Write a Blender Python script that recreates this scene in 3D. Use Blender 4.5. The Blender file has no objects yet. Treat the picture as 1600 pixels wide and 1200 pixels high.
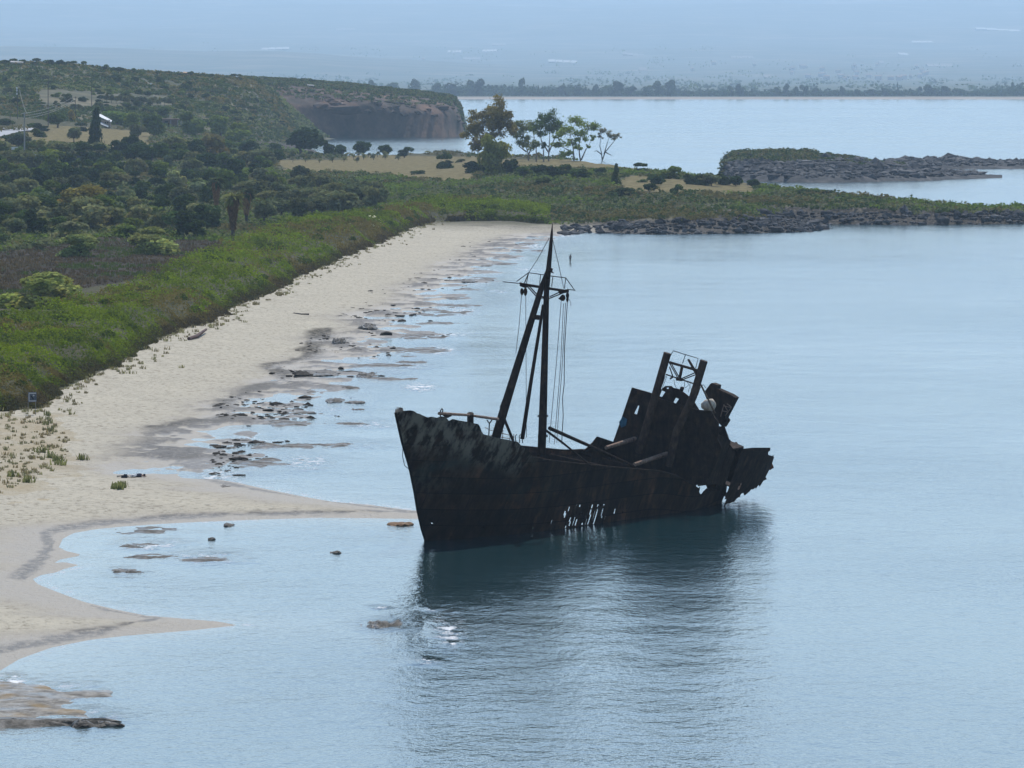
import bpy, math, random
import numpy as np
from mathutils import Vector
sc = bpy.context.scene
COL = sc.collection
# ---------------------------------------------------------------- camera
H = 36.7; F = 11000.0
PITCH = math.atan(490/11000.)
CP, SP = math.cos(PITCH), math.sin(PITCH)
cam = bpy.data.cameras.new('camera'); camo = bpy.data.objects.new('camera', cam); COL.objects.link(camo)
camo.location = (0, 0, H); camo.rotation_euler = (math.pi/2-PITCH, 0, 0)
cam.sensor_width = 36; cam.lens = 36*F/1600.; cam.clip_start = 1; cam.clip_end = 90000
sc.camera = camo
# ---------------------------------------------------------------- sky, sun, exposure
SUN_EL, SUN_AZ = 50, 8          # degrees; azimuth to the right of the view direction
world = bpy.data.worlds.new('World'); sc.world = world; world.use_nodes = True
wn = world.node_tree.nodes; wl = world.node_tree.links
bg = wn['Background']; sky = wn.new('ShaderNodeTexSky'); sky.sky_type = 'NISHITA'; sky.sun_disc = False
sky.sun_elevation = math.radians(SUN_EL); sky.sun_rotation = math.radians(SUN_AZ)
sky.air_density = 1.0; sky.dust_density = 0.4; sky.ozone_density = 2.0
wl.new(sky.outputs[0], bg.inputs[0]); bg.inputs[1].default_value = 0.14
sun = bpy.data.lights.new('sun', 'SUN'); suno = bpy.data.objects.new('sun', sun); COL.objects.link(suno)
sun.energy = 4.2; sun.angle = math.radians(0.5); sun.color = (1, .965, .92)
e, a = math.radians(SUN_EL), math.radians(SUN_AZ)
sdir = Vector((math.sin(a)*math.cos(e), math.cos(a)*math.cos(e), math.sin(e)))
suno.rotation_euler = sdir.to_track_quat('Z', 'Y').to_euler()
sc.view_settings.view_transform = 'Standard'; sc.view_settings.look = 'None'
sc.view_settings.exposure = 0.1; sc.view_settings.gamma = 1
sc.cycles.max_bounces = 6; sc.cycles.diffuse_bounces = 2; sc.cycles.glossy_bounces = 3
sc.cycles.transparent_max_bounces = 4; sc.cycles.volume_bounces = 1
HAZE_DENSITY = 3.8e-5

# ---------------------------------------------------------------- helpers
rng = np.random.default_rng(7)
def proj(x, y, z):
    z = z-H; d = y*CP-z*SP; h = y*SP+z*CP
    return 800+F*x/d, 600-F*h/d
def gp(px, py, z=0.0):
    """world X,Y of the point at height z seen at photo pixel px,py"""
    px = np.asarray(px, float); py = np.asarray(py, float)
    h = (600-py)/F; ry = CP+h*SP; rz = -SP+h*CP
    t = (np.asarray(z, float)-H)/rz
    return (px-800)/F*t, ry*t
def ppm(d): return F/d                       # photo pixels per metre at distance d
_perm = np.random.default_rng(3).random(65536)
def _h(ix, iy): return _perm[((ix*73856093) ^ (iy*19349663)) & 65535]
def vn(x, y):
    ix = np.floor(x).astype(np.int64); iy = np.floor(y).astype(np.int64)
    fx = x-ix; fy = y-iy; fx = fx*fx*(3-2*fx); fy = fy*fy*(3-2*fy)
    return (_h(ix, iy)*(1-fx)+_h(ix+1, iy)*fx)*(1-fy)+(_h(ix, iy+1)*(1-fx)+_h(ix+1, iy+1)*fx)*fy
def fbm(x, y, s, o=3):
    r = 0; am = 1; t = 0
    for k in range(o):
        r = r+am*vn(x/s*2**k+k*17.3, y/s*2**k+k*9.1); t += am; am *= .5
    return r/t
def sstep(x, a, b):
    t = np.clip((x-a)/(b-a), 0, 1); return t*t*(3-2*t)
def tag(o, label=None, cat=None, group=None, kind=None):
    if label: o['label'] = label
    if cat: o['category'] = cat
    if group: o['group'] = group
    if kind: o['kind'] = kind
    return o
def empty(name, loc, rz=0):
    o = bpy.data.objects.new(name, None); COL.objects.link(o); o.location = loc; o.rotation_euler = (0, 0, rz)
    o.empty_display_size = .5
    return o
def mesh_np(name, V, Fc, mat=None, col=None, attrs=None, smooth=False):
    """V (n,3); Fc (m,3|4) arrays"""
    me = bpy.data.meshes.new(name); V = np.asarray(V, np.float32); Fc = np.asarray(Fc, np.int32)
    n, k = Fc.shape
    me.vertices.add(len(V)); me.vertices.foreach_set('co', V.ravel())
    me.loops.add(n*k); me.loops.foreach_set('vertex_index', Fc.ravel())
    me.polygons.add(n); me.polygons.foreach_set('loop_start', np.arange(0, n*k, k, dtype=np.int32))
    try: me.polygons.foreach_set('loop_total', np.full(n, k, np.int32))
    except Exception: pass
    me.polygons.foreach_set('use_smooth', np.full(n, smooth, bool))
    me.update(calc_edges=True)
    if col is not None:
        c = np.ones((len(V), 4), np.float32); c[:, :3] = col
        at = me.color_attributes.new('tint', 'FLOAT_COLOR', 'POINT'); at.data.foreach_set('color', c.ravel())
    for kx, v in (attrs or {}).items():
        at = me.attributes.new(kx, 'FLOAT', 'POINT'); at.data.foreach_set('value', np.asarray(v, np.float32).ravel())
    me.validate()
    if mat: me.materials.append(mat)
    return me
def link(name, me, parent=None):
    o = bpy.data.objects.new(name, me); COL.objects.link(o)
    if parent is not None: o.parent = parent
    return o
class MB:
    """collects simple solids into one mesh"""
    def __init__(s): s.v = []; s.f = []
    def add(s, vs, fs):
        b = len(s.v); s.v += [tuple(map(float, p)) for p in vs]; s.f += [tuple(i+b for i in q) for q in fs]; return s
    def box(s, c, d, rz=0):
        cx, cy, cz = c; x, y, z = d[0]/2, d[1]/2, d[2]/2; vs = []
        cr, sr = math.cos(rz), math.sin(rz)
        for sx, sy, sz in ((-1,-1,-1),(1,-1,-1),(1,1,-1),(-1,1,-1),(-1,-1,1),(1,-1,1),(1,1,1),(-1,1,1)):
            px, py = sx*x, sy*y; vs.append((cx+px*cr-py*sr, cy+px*sr+py*cr, cz+sz*z))
        return s.add(vs, [(0,3,2,1),(4,5,6,7),(0,1,5,4),(1,2,6,5),(2,3,7,6),(3,0,4,7)])
    def tube(s, pts, r, n=8, cap=True):
        pts = [Vector(p) for p in pts]; rs = r if isinstance(r, (list, tuple)) else [r]*len(pts)
        rings = []; up = None
        for i, p in enumerate(pts):
            d = (pts[min(i+1, len(pts)-1)]-pts[max(i-1, 0)]); d.normalize()
            if up is None: up = Vector((0, 0, 1)) if abs(d.z) < .9 else Vector((1, 0, 0))
            a_ = d.cross(up).normalized(); b_ = a_.cross(d).normalized(); up = b_
            rings.append([p+(a_*math.cos(2*math.pi*k/n)+b_*math.sin(2*math.pi*k/n))*rs[i] for k in range(n)])
        vs = [q for R in rings for q in R]; fs = []
        for i in range(len(pts)-1):
            for k in range(n):
                fs.append((i*n+k, i*n+(k+1) % n, (i+1)*n+(k+1) % n, (i+1)*n+k))
        if cap: fs += [tuple(range(n))[::-1], tuple((len(pts)-1)*n+k for k in range(n))]
        return s.add(vs, fs)
    def slab(s, pts, off):
        """polygon (list of Vector) extruded by vector off"""
        n = len(pts); a_ = [Vector(p) for p in pts]; o = Vector(off)
        vs = [p-o*.5 for p in a_]+[p+o*.5 for p in a_]
        return s.add(vs, [tuple(range(n))[::-1], tuple(range(n, 2*n))]+[(i, (i+1) % n, n+(i+1) % n, n+i) for i in range(n)])
    def mesh(s, name, mat, smooth=False):
        me = bpy.data.meshes.new(name); me.from_pydata(s.v, [], s.f); me.update()
        if smooth: me.polygons.foreach_set('use_smooth', np.ones(len(me.polygons), bool))
        me.materials.append(mat); return me
    def build(s, name, mat, parent=None, smooth=False):
        o = link(name, s.mesh(name, mat, smooth), parent)
        if parent is not None: o.location = (0, 0, 0)
        return o
def local(root, pts):
    L = Vector(root.location); return [Vector(p)-L for p in pts]

# ---------------------------------------------------------------- materials
def newmat(name):
    m = bpy.data.materials.new(name); m.use_nodes = True
    return m, m.node_tree.nodes, m.node_tree.links, m.node_tree.nodes['Principled BSDF']
def nd(N, t, **kw):
    n = N.new(t)
    for k, v in kw.items(): setattr(n, k, v)
    return n
def ramp(N, stops):
    r = N.new('ShaderNodeValToRGB'); el = r.color_ramp.elements
    while len(el) < len(stops): el.new(.5)
    for q, (p, c) in zip(el, stops): q.position = p; q.color = (*c, 1) if len(c) == 3 else c
    return r
def objnoise(N, L, scale, detail=4, rough=.6, stretch=(1, 1, 1), coord='Object'):
    tc = N.new('ShaderNodeTexCoord'); mp = N.new('ShaderNodeMapping'); mp.inputs['Scale'].default_value = stretch
    L.new(tc.outputs[coord], mp.inputs[0]); no = N.new('ShaderNodeTexNoise'); no.inputs['Scale'].default_value = scale
    no.inputs['Detail'].default_value = detail; no.inputs['Roughness'].default_value = rough
    L.new(mp.outputs[0], no.inputs['Vector']); return no
def mix(N, L, fac, a_, b_, mode='MIX'):
    m = N.new('ShaderNodeMix'); m.data_type = 'RGBA'; m.blend_type = mode
    for sock, v in ((m.inputs[0], fac), (m.inputs[6], a_), (m.inputs[7], b_)):
        if hasattr(v, 'links'): L.new(v, sock)
        elif isinstance(v, (int, float)): sock.default_value = v
        else: sock.default_value = (*v, 1)
    return m.outputs[2]
def simple(name, c1, c2=None, rough=.8, scale=3, bump=0, metal=0, stretch=(1, 1, 1)):
    m, N, L, P = newmat(name); P.inputs['Roughness'].default_value = rough; P.inputs['Metallic'].default_value = metal; P.inputs['Specular IOR Level'].default_value = .12
    no = objnoise(N, L, scale, stretch=stretch); r = ramp(N, [(.35, c1), (.65, c2 or tuple(x*.7 for x in c1))])
    L.new(no.outputs[0], r.inputs[0]); L.new(r.outputs[0], P.inputs['Base Color'])
    if bump:
        b = N.new('ShaderNodeBump'); b.inputs['Strength'].default_value = bump; b.inputs['Distance'].default_value = .1
        L.new(no.outputs[0], b.inputs['Height']); L.new(b.outputs[0], P.inputs['Normal'])
    return m
def leafmat(name, tint=(1, 1, 1), transl=.3):
    m, N, L, P = newmat(name); N.remove(P); out = [n for n in N if n.type == 'OUTPUT_MATERIAL'][0]
    at = nd(N, 'ShaderNodeAttribute', attribute_name='tint'); oi = N.new('ShaderNodeObjectInfo')
    c = mix(N, L, 1.0, at.outputs['Color'], tint, 'MULTIPLY')
    r = ramp(N, [(0, (.6, .64, .66)), (.5, (1, 1, 1)), (1, (1.5, 1.35, 1.05))]); L.new(oi.outputs['Random'], r.inputs[0])
    c = mix(N, L, 1.0, c, r.outputs[0], 'MULTIPLY')
    d = N.new('ShaderNodeBsdfDiffuse'); t = N.new('ShaderNodeBsdfTranslucent'); mx = N.new('ShaderNodeMixShader')
    mx.inputs[0].default_value = transl
    L.new(c, d.inputs[0]); L.new(c, t.inputs[0]); L.new(d.outputs[0], mx.inputs[1]); L.new(t.outputs[0], mx.inputs[2])
    L.new(mx.outputs[0], out.inputs[0]); return m
M = {}
M['leaf'] = leafmat('foliage', (1.75, 1.65, 1.15))
M['bark'] = simple('bark', (.10, .08, .065), (.05, .04, .03), scale=4)
M['palebark'] = simple('pale_bark', (.22, .18, .15), (.10, .08, .065), scale=3)
M['twig'] = simple('twig', (.07, .055, .05), (.04, .03, .03))
def rockmat(name, c1, c2, c3, sc_=.6, rough=.85):
    m, N, L, P = newmat(name); P.inputs['Roughness'].default_value = rough; P.inputs['Specular IOR Level'].default_value = .06
    n1 = objnoise(N, L, sc_, 6, .65, coord='Object'); r = ramp(N, [(.3, c1), (.5, c2), (.7, c3)])
    L.new(n1.outputs[0], r.inputs[0]); L.new(r.outputs[0], P.inputs['Base Color'])
    n2 = objnoise(N, L, sc_*3, 6, .7); b = N.new('ShaderNodeBump'); b.inputs['Strength'].default_value = .8; b.inputs['Distance'].default_value = .5
    L.new(n2.outputs[0], b.inputs['Height']); L.new(b.outputs[0], P.inputs['Normal']); return m
M['rock'] = rockmat('grey_rock', (.05, .05, .055), (.13, .125, .12), (.24, .22, .20), .25)

# ---------------------------------------------------------------- land heights
UX = np.concatenate([np.arange(-2400, -300, 25.0), np.arange(-300, 1901, 3.0)])
VY = np.concatenate([np.arange(1350, 400, -1.5), np.arange(400, 235, -.75), np.arange(235, 149, -1.0)])
UU, VV = np.meshgrid(UX, VY)
GX, GY = gp(UU, VV)
SHORE = [(-2600,1300),(-420,1150),(-200,1110),(-60,1075),(0,1048),(30,1030),(80,1012),(140,1000),(200,993),(300,985),(372,977),(340,971),(280,966),(230,962),(180,952),
 (130,940),(90,925),(60,913),(51,905),(66,898),(86,895),(100,889),(124,883),(100,878),(84,880),(95,874),(122,869),(126,866),(104,861),(92,855),(98,842),(115,833),(150,827),(190,823),
 (230,820),(300,816),(400,812),(500,809),(600,810),(660,811),(700,808),(690,802),(640,797),(580,789),(520,784),(470,775),(420,765),(370,754),(335,748),
 (318,738),(330,724),(352,712),(345,702),(375,690),(362,682),(392,672),(430,662),(455,650),(442,638),(480,625),(505,612),(535,600),(560,590),(548,578),
 (575,566),(600,558),(640,550),(612,541),(592,532),(632,526),(660,518),(645,507),(625,497),(655,490),(700,478),(718,465),(702,452),(735,442),(752,428),(768,412),
 (796,402),(815,388),(838,377),(868,368),(905,363)]
ROCKY = [(950,364),(1020,366),(1100,365),(1180,364),(1250,362),(1292,358),(1270,352),(1300,350),(1400,351),(1500,350),(1600,349),(1700,346),(1800,343),(1800,338),
 (1600,338),(1450,332),(1350,322),(1250,312),(1185,305),(1140,296),(1100,290),(1000,276),(900,268),(800,258),(740,252),(700,256),(650,256),(560,258),(520,256),(500,250),(495,236),(470,228),(380,222),(-700,222),(-2600,222)]
poly = SHORE+ROCKY
PX, PY = gp(np.array([p[0] for p in poly]), np.array([p[1] for p in poly]))
def sdist(x, y, qx, qy, closed=True):
    """unsigned distance to polyline and inside flag"""
    d2 = np.full(x.shape, 1e18); ins = np.zeros(x.shape, bool); n = len(qx)
    for i in range(n if closed else n-1):
        x0, y0, x1, y1 = qx[i], qy[i], qx[(i+1) % n], qy[(i+1) % n]
        dx, dy = x1-x0, y1-y0; t = np.clip(((x-x0)*dx+(y-y0)*dy)/(dx*dx+dy*dy+1e-9), 0, 1)
        d2 = np.minimum(d2, (x-x0-t*dx)**2+(y-y0-t*dy)**2)
        if closed and y0 != y1:
            c = ((y0 > y) != (y1 > y)) & (x < dx*(y-y0)/dy+x0); ins ^= c
    return np.sqrt(d2), ins
_sd, _in = sdist(GX, GY, PX, PY)
SD = np.where(_in, _sd, -_sd)
# inland heights: smooth interpolation through surveyed spots (pixel, pixel, height)
SPOTS = [(-200,760,2),(0,690,1.9),(70,640,1.8),(250,540,1.8),(420,460,1.8),(600,385,1.8),(700,345,1.5),(850,343,1.4),
 (-300,500,2.6),(0,520,2.5),(150,450,2.5),(300,400,2.5),(500,345,2.5),(0,420,3),(200,400,3),(-250,400,3),(400,330,3),(550,310,3),(0,300,4.5),(200,300,4),(400,280,4),
 (160,200,14),(265,197,13),(40,205,15),(145,252,8),(20,245,9),(-200,240,9),(0,330,4),(330,230,8),(400,250,4.5),(470,240,5),(560,255,4),(640,250,4),(700,262,5),
 (100,180,17),(250,178,17),(380,190,11),(420,215,6),(-100,200,16),(-300,200,16),(-100,150,24),(100,150,24),(300,160,20),
 (620,310,3.5),(700,310,3.5),(800,320,3.5),(900,322,3.5),(1000,318,4),(1000,300,6),(900,290,6.5),(800,280,6.5),(700,275,5.5),(800,256,6.5),(900,262,7),(1000,272,7.5),
 (1080,282,7),(1080,300,6),(1150,296,5.5),(1200,300,5),(1200,318,4),(1300,308,4.5),(1400,320,3.5),(1500,330,2.5),(1600,336,1.8),(1750,338,1.5)]
sx = np.array([s[0] for s in SPOTS], float); sy = np.array([s[1] for s in SPOTS], float); sz = np.array([s[2] for s in SPOTS], float)
_x, _y = gp(sx, sy, sz); sv = 110+F*H/_y*1.0
def feat(u, v): return np.stack([u/220., np.log((v-100)/100.)*4.5], -1)
def rbf_fit(P, z):
    D = np.linalg.norm(P[:, None]-P[None], axis=-1); n = len(z)
    A = np.zeros((n+3, n+3)); A[:n, :n] = D+np.eye(n)*.05; A[:n, n] = 1; A[:n, n+1:] = P; A[n, :n] = 1; A[n+1:, :n] = P.T
    return np.linalg.solve(A, np.concatenate([z, np.zeros(3)]))
SP_ = feat(sx, sv); Wt = rbf_fit(SP_, sz)
def rbf(u, v):
    P = feat(u, v); r = Wt[-3]+P[..., 0]*Wt[-2]+P[..., 1]*Wt[-1]
    for i in range(len(sx)): r = r+Wt[i]*np.hypot(P[..., 0]-SP_[i, 0], P[..., 1]-SP_[i, 1])
    return r
RB = rbf(np.maximum(UU, -420), np.maximum(VV, 215))
beachy = sstep(VV, 352, 368)*(1-sstep(UU, 915, 960))
rise_b = np.where(SD > 0, .85*(1-np.exp(-np.maximum(SD, 0)/22)), .05*SD)
t = sstep(SD, 12, 45); zb = rise_b*(1-t)+np.maximum(RB, .6)*t
crag = (fbm(GX, GY, 9, 4)-.5)
zr = np.where(SD > 0, np.minimum(np.maximum(RB, 1.0), 2.6*(1-np.exp(-np.maximum(SD, 0)/9))+np.maximum(SD-14, 0)*.22)+crag*1.6*sstep(SD, 0, 6)*(1-sstep(SD, 30, 60)), .25*SD)
ZL = zb*beachy+zr*(1-beachy)
# beach rock platforms awash between the sand and the sea
awash = sstep(VV, 360, 372)*(1-sstep(VV, 738, 752))*(1-sstep(np.abs(SD-1), 5, 15))
pl = .6*fbm(GX+3, GY*.6, 5.5, 4)+.4*fbm(GX+40, GY*.25, 2.2, 3)
ZL = ZL+awash*((pl-.49)*1.2-.06)
ZL = ZL+(fbm(GX, GY, 3, 2)-.5)*.10*sstep(SD, 3, 10)
ZL = np.maximum(ZL, -6)
# the near tail of the land left of frame bottom must keep below the camera
LAND = dict(u=UX, v=VY, X=GX, Y=GY, Z=ZL)

def ridge_form(us, vf, ysil, back=12, steep=.6, n=60, rough=.06, z0=0., seed=0, ridge_at=None, px_of='sil', nu=None, fine=8.):
    """land with a waterline vf(u) at the front and a skyline ysil(u); returns grid"""
    u = np.linspace(us[0], us[-1], nu or 260); f = np.interp(u, us, vf); s = np.interp(u, us, ysil)
    s = s+(fbm(u+seed*91, u*0+seed, fine, 3)-.5)*rough*30
    b = np.interp(u, us, back) if isinstance(back, (list, tuple)) else back
    tt = np.linspace(-.05, 1.0, n); U, T = np.meshgrid(u, tt); 
    r = f-b*(0.75 if ridge_at is None else ridge_at)
    _, yr = gp(u, r); zr_ = np.maximum(H-(s-110)*yr/F, .2)     # height of the skyline at the ridge distance
    V = f-b*T; X, Y = gp(U, V)
    k = 0.75 if ridge_at is None else ridge_at
    prof = np.where(T < 0, T*3, np.where(T < k, np.clip(T/k, 0, 1)**steep, 1-sstep(T, k, 1.02)**2*.7))
    Z = z0+(zr_-z0)*prof
    return dict(u=u, v=None, V=V, X=X, Y=Y, Z=Z, T=T)
HILL = ridge_form([-2400,-420,0,100,200,350,400,430,460,500,530],[262,262,262,261,258,250,243,236,228,220,216],[80,84,98,101,112,121,126,146,176,204,214],back=[44,44,44,43,40,32,26,20,14,8,5],steep=.95,n=110,rough=.05,z0=0,seed=1,nu=900)
_nz = (fbm(HILL['X'], HILL['Y'], 220, 4)-.5)*14*np.clip(HILL['T']*2, 0, 1)*np.clip((.75-HILL['T'])*4, 0, 1); HILL['Z'] = np.maximum(HILL['Z']+_nz, -1)
CLIFF = ridge_form([380,480,560,640,690,708,718,724,727],[216,215.5,215,214.5,214,213.5,213.2,213,213],[121,127,134,142,148,153,166,196,212],back=8,steep=.17,n=70,rough=.12,seed=2,ridge_at=.55,nu=420)
_n2 = (fbm(CLIFF['X'], CLIFF['Z']*2.0+CLIFF['Y']*.3, 30, 4)-.5); CLIFF['Y'] = CLIFF['Y']+_n2*75*np.clip(CLIFF['T']*8, 0, 1)
ISLE = ridge_form([1130,1138,1150,1200,1250,1300,1350,1400,1450,1500,1540,1566],[280,281,283,284,285,285,284,283,282,280,279,278],[272,245,241,239,240,243,249,257,263,268,273,277],back=[4,8,14,16,16,15,13,11,9,7,5,3],steep=.45,n=50,rough=.12,seed=3,ridge_at=.6,nu=300)
ISLE2 = ridge_form([1360,1385,1420,1460,1500,1560,1620,1700,1760],[265,265,265,264.5,264,264,263.5,263,262],[258,251,246,249,247,251,249,250,258],back=6,steep=.4,n=40,rough=.14,seed=4,ridge_at=.6,nu=260)
for L_ in (ISLE, ISLE2): L_['Z'] = L_['Z']+(fbm(L_['X'], L_['Y'], 8, 4)-.5)*2.2*np.clip(L_['T']*5, 0, 1)
FORMS = [dict(X=GX, Y=GY, Z=ZL, u=UX), HILL, CLIFF, ISLE, ISLE2]
for f_ in FORMS: f_['py'] = proj(f_['X'], f_['Y'], f_['Z'])[1]
def hit(px, py, minz=-.3):
    """first land point seen at pixel px,py (rows run away from the camera)"""
    best = None
    for f_ in FORMS:
        i = int(np.argmin(np.abs(f_['u']-px)))
        if abs(f_['u'][i]-px) > 6: continue
        col = f_['py'][:, i]; zc = f_['Z'][:, i]
        ok = np.nonzero((col <= py) & (zc > minz))[0]
        if len(ok):
            j = ok[0]; y = f_['Y'][j, i]
            if best is None or y < best[1]: best = (f_['X'][j, i]+(px-f_['u'][i])*y/F, y, f_['Z'][j, i])
    if best is None:
        x, y = gp(px, py); best = (float(x), float(y), 0.)
    return Vector(best)
def land_z(u, v):
    """height of the main land at waterline-pixel coordinates (vectorised)"""
    i = np.clip(np.searchsorted(UX, np.asarray(u)-1.5), 0, len(UX)-1)
    j = np.clip(np.searchsorted(-VY, -np.asarray(v)), 0, len(VY)-1)
    return ZL[j, i], GX[j, i], GY[j, i], SD[j, i]

def inpoly(px, py, P):
    ins = np.zeros(np.shape(px), bool); n = len(P)
    for i in range(n):
        x0, y0 = P[i]; x1, y1 = P[(i+1) % n]
        if y0 != y1: ins ^= ((y0 > py) != (y1 > py)) & (px < (x1-x0)*(py-y0)/(y1-y0)+x0)
    return ins
PYL = FORMS[0]['py']
# ---- ground cover masks (what grows or lies where)
WRACK = [[(-40,1025),(60,1004),(130,990),(190,977),(245,967),(200,957),(150,947)],
 [(30,903),(55,882),(80,852),(72,834),(110,825),(180,816),(270,807),(400,803),(550,800),(665,800)],
 [(240,668),(300,661),(345,654),(368,641),(345,633),(400,606),(445,591),(422,570),(485,559),(490,536),(508,514)],
 [(268,728),(290,716),(312,709)],[(267,728),(310,748),(400,765),(470,776),(560,790),(640,798)]]
wr = np.zeros(GX.shape)
for k, Wl in enumerate(WRACK):
    pts = [hit(*p) for p in Wl]
    qx = np.array([p.x for p in pts]); qy = np.array([p.y for p in pts])
    bb = (GX > qx.min()-8) & (GX < qx.max()+8) & (GY > qy.min()-15) & (GY < qy.max()+15)
    d, _ = sdist(GX[bb], GY[bb]*.28, qx, qy*.28, False)
    wd = (.35+1.5*fbm(GX[bb], GY[bb]*.4, 6, 2)**1.5)*(2.2 if k == 2 else 1.0)
    wr[bb] = np.maximum(wr[bb], (1-sstep(d+(fbm(GX[bb], GY[bb]*.4, 1.0, 3)-.5)*1.1, wd*.3, wd)))
wr = wr*(ZL > .02)
rockm = awash*sstep(pl+.3*(fbm(GX, GY*.5, 1.6, 3)-.5), .49, .55)*sstep(13-SD, 0, 6)
rockm = np.maximum(rockm, (1-beachy)*(1-sstep(SD+crag*30, 22, 34)))
wet = (1-sstep(ZL+(fbm(GX, GY, 9, 2)-.5)*.12, .12, .34))*beachy
wet = np.maximum(wet, awash*.7)
BELT_FOOT = [(-1500,1010),(-320,760),(-100,690),(-20,648),(40,644),(80,640),(110,612),(150,592),(200,572),(235,548),(290,520),(345,505),(380,480),(430,462),(470,440),(515,418),(550,402),(590,386),(640,362),(690,346),(760,347),(860,350)]
BELT_BACK = [(860,338),(760,326),(690,326),(640,332),(570,352),(520,352),(460,360),(400,380),(340,406),(300,424),(250,447),(200,469),(140,491),(60,509),(0,526),(-320,560),(-1500,740)]
BELT = BELT_FOOT+BELT_BACK
FIELDS = [[(430,250),(640,246),(740,252),(740,285),(680,282),(560,270),(440,268)],[(990,275),(1180,288),(1180,303),(1000,300),(950,290)],[(540,238),(1010,255),(1010,268),(800,262),(540,252)],
 [(60,196),(240,205),(230,235),(60,225)],[(0,205),(70,205),(80,230),(0,230)],[(60,140),(260,150),(260,166),(60,168)]]
MEADOW = [(-320,440),(0,395),(160,372),(350,378),(360,398),(260,430),(100,455),(-320,520)]
beachp = inpoly(UU, PYL, BELT)
fl = np.zeros(GX.shape)
for P in FIELDS: fl = np.maximum(fl, inpoly(UU+(fbm(GX, GY, 40, 2)-.5)*30, PYL+(fbm(GX, GY, 60, 2)-.5)*8, P)*1.0)
mead = inpoly(UU, PYL, MEADOW)*1.0
# inland of the belt foot = vegetated soil, seaward = sand
footx = np.interp(-VV, [-p[1] for p in BELT_FOOT[:-2]], [p[0] for p in BELT_FOOT[:-2]])
fy = np.array([p[1] for p in BELT_FOOT]); fxp = np.array([p[0] for p in BELT_FOOT])
inland = inpoly(UU+13, PYL+3, BELT_FOOT+[(1020,346),(1020,200),(-2500,200),(-2500,1220)])*1.0
inland = np.maximum(inland, (1-beachy)*sstep(SD, 18, 30))
dune_dry = inpoly(UU+(fbm(GX, GY*.4, 3, 3)-.5)*90, PYL+(fbm(GX+9, GY*.4, 3, 3)-.5)*60, [(-320,640),(-20,648),(80,640),(120,690),(110,740),(40,770),(-320,900)])*fbm(GX, GY*.4, 2.5, 3)

def attrmesh(name, X, Y, Z, mat, keep=None, attrs=None, smooth=True):
    nv, nu = X.shape; idx = np.arange(nv*nu).reshape(nv, nu)
    q = np.stack([idx[:-1, :-1], idx[:-1, 1:], idx[1:, 1:], idx[1:, :-1]], -1).reshape(-1, 4)
    if keep is not None:
        kf = (keep[:-1, :-1] | keep[:-1, 1:] | keep[1:, 1:] | keep[1:, :-1]).ravel(); q = q[kf]
    used = np.unique(q); rem = np.full(nv*nu, -1, np.int64); rem[used] = np.arange(len(used))
    V = np.stack([X.ravel(), Y.ravel(), Z.ravel()], -1)[used]
    at = {k: np.asarray(v, float).ravel()[used] for k, v in (attrs or {}).items()}
    return mesh_np(name, V, rem[q], mat, attrs=at, smooth=smooth)
# ground material
m, N, L, P = newmat('ground'); M['ground'] = m
def A(nm): return nd(N, 'ShaderNodeAttribute', attribute_name=nm).outputs['Fac']
n1 = objnoise(N, L, .12, 4); n2 = objnoise(N, L, 1.6, 5, .7, (1, .45, 1)); n3 = objnoise(N, L, .5, 5, .7, (1, .35, 1))
sandr = ramp(N, [(.3, (.48, .435, .34)), (.7, (.42, .38, .30))]); L.new(n1.outputs[0], sandr.inputs[0])
spk = ramp(N, [(.34, (.55, .53, .51)), (.48, (1, 1, 1)), (.72, (1.12, 1.12, 1.12))]); L.new(n2.outputs[0], spk.inputs[0])
c = mix(N, L, 1.0, sandr.outputs[0], spk.outputs[0], 'MULTIPLY')
c = mix(N, L, A('dry'), c, mix(N, L, n3.outputs[0], (.40, .30, .19), (.30, .27, .17)))
c = mix(N, L, A('wet'), c, mix(N, L, n3.outputs[0], (.26, .215, .15), (.22, .195, .155)))
veg = ramp(N, [(.35, (.055, .06, .03)), (.55, (.09, .085, .05)), (.7, (.13, .11, .07))]); L.new(n3.outputs[0], veg.inputs[0])
c = mix(N, L, A('inland'), c, veg.outputs[0])
dry = ramp(N, [(.3, (.09, .078, .035)), (.5, (.17, .14, .065)), (.7, (.24, .195, .10))]); L.new(n3.outputs[0], dry.inputs[0])
c = mix(N, L, A('field'), c, dry.outputs[0])
mdr = ramp(N, [(.3, (.04, .05, .02)), (.5, (.045, .036, .028)), (.7, (.07, .055, .04))]); L.new(n1.outputs[0], mdr.inputs[0])
c = mix(N, L, A('meadow'), c, mdr.outputs[0])
rk = ramp(N, [(.3, (.03, .027, .022)), (.5, (.07, .062, .052)), (.72, (.17, .15, .125))]); L.new(n2.outputs[0], rk.inputs[0])
c = mix(N, L, A('rock'), c, rk.outputs[0])
wrr = nd(N, 'ShaderNodeMath', operation='MULTIPLY'); wr_n = ramp(N, [(.36, (.15,)*3), (.52, (1,)*3)]); L.new(n2.outputs[0], wr_n.inputs[0])
L.new(A('wrack'), wrr.inputs[0]); L.new(wr_n.outputs[0], wrr.inputs[1])
c = mix(N, L, wrr.outputs[0], c, (.05, .042, .03))
L.new(c, P.inputs['Base Color'])
rr = nd(N, 'ShaderNodeMapRange'); L.new(A('wet'), rr.inputs[0]); rr.inputs[3].default_value = .95; rr.inputs[4].default_value = .55; L.new(rr.outputs[0], P.inputs['Roughness'])
spw = nd(N, 'ShaderNodeMapRange'); L.new(A('wet'), spw.inputs[0]); spw.inputs[3].default_value = .02; spw.inputs[4].default_value = .28; L.new(spw.outputs[0], P.inputs['Specular IOR Level'])
bp = N.new('ShaderNodeBump'); bp.inputs['Strength'].default_value = .9; bp.inputs['Distance'].default_value = .4
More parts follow.
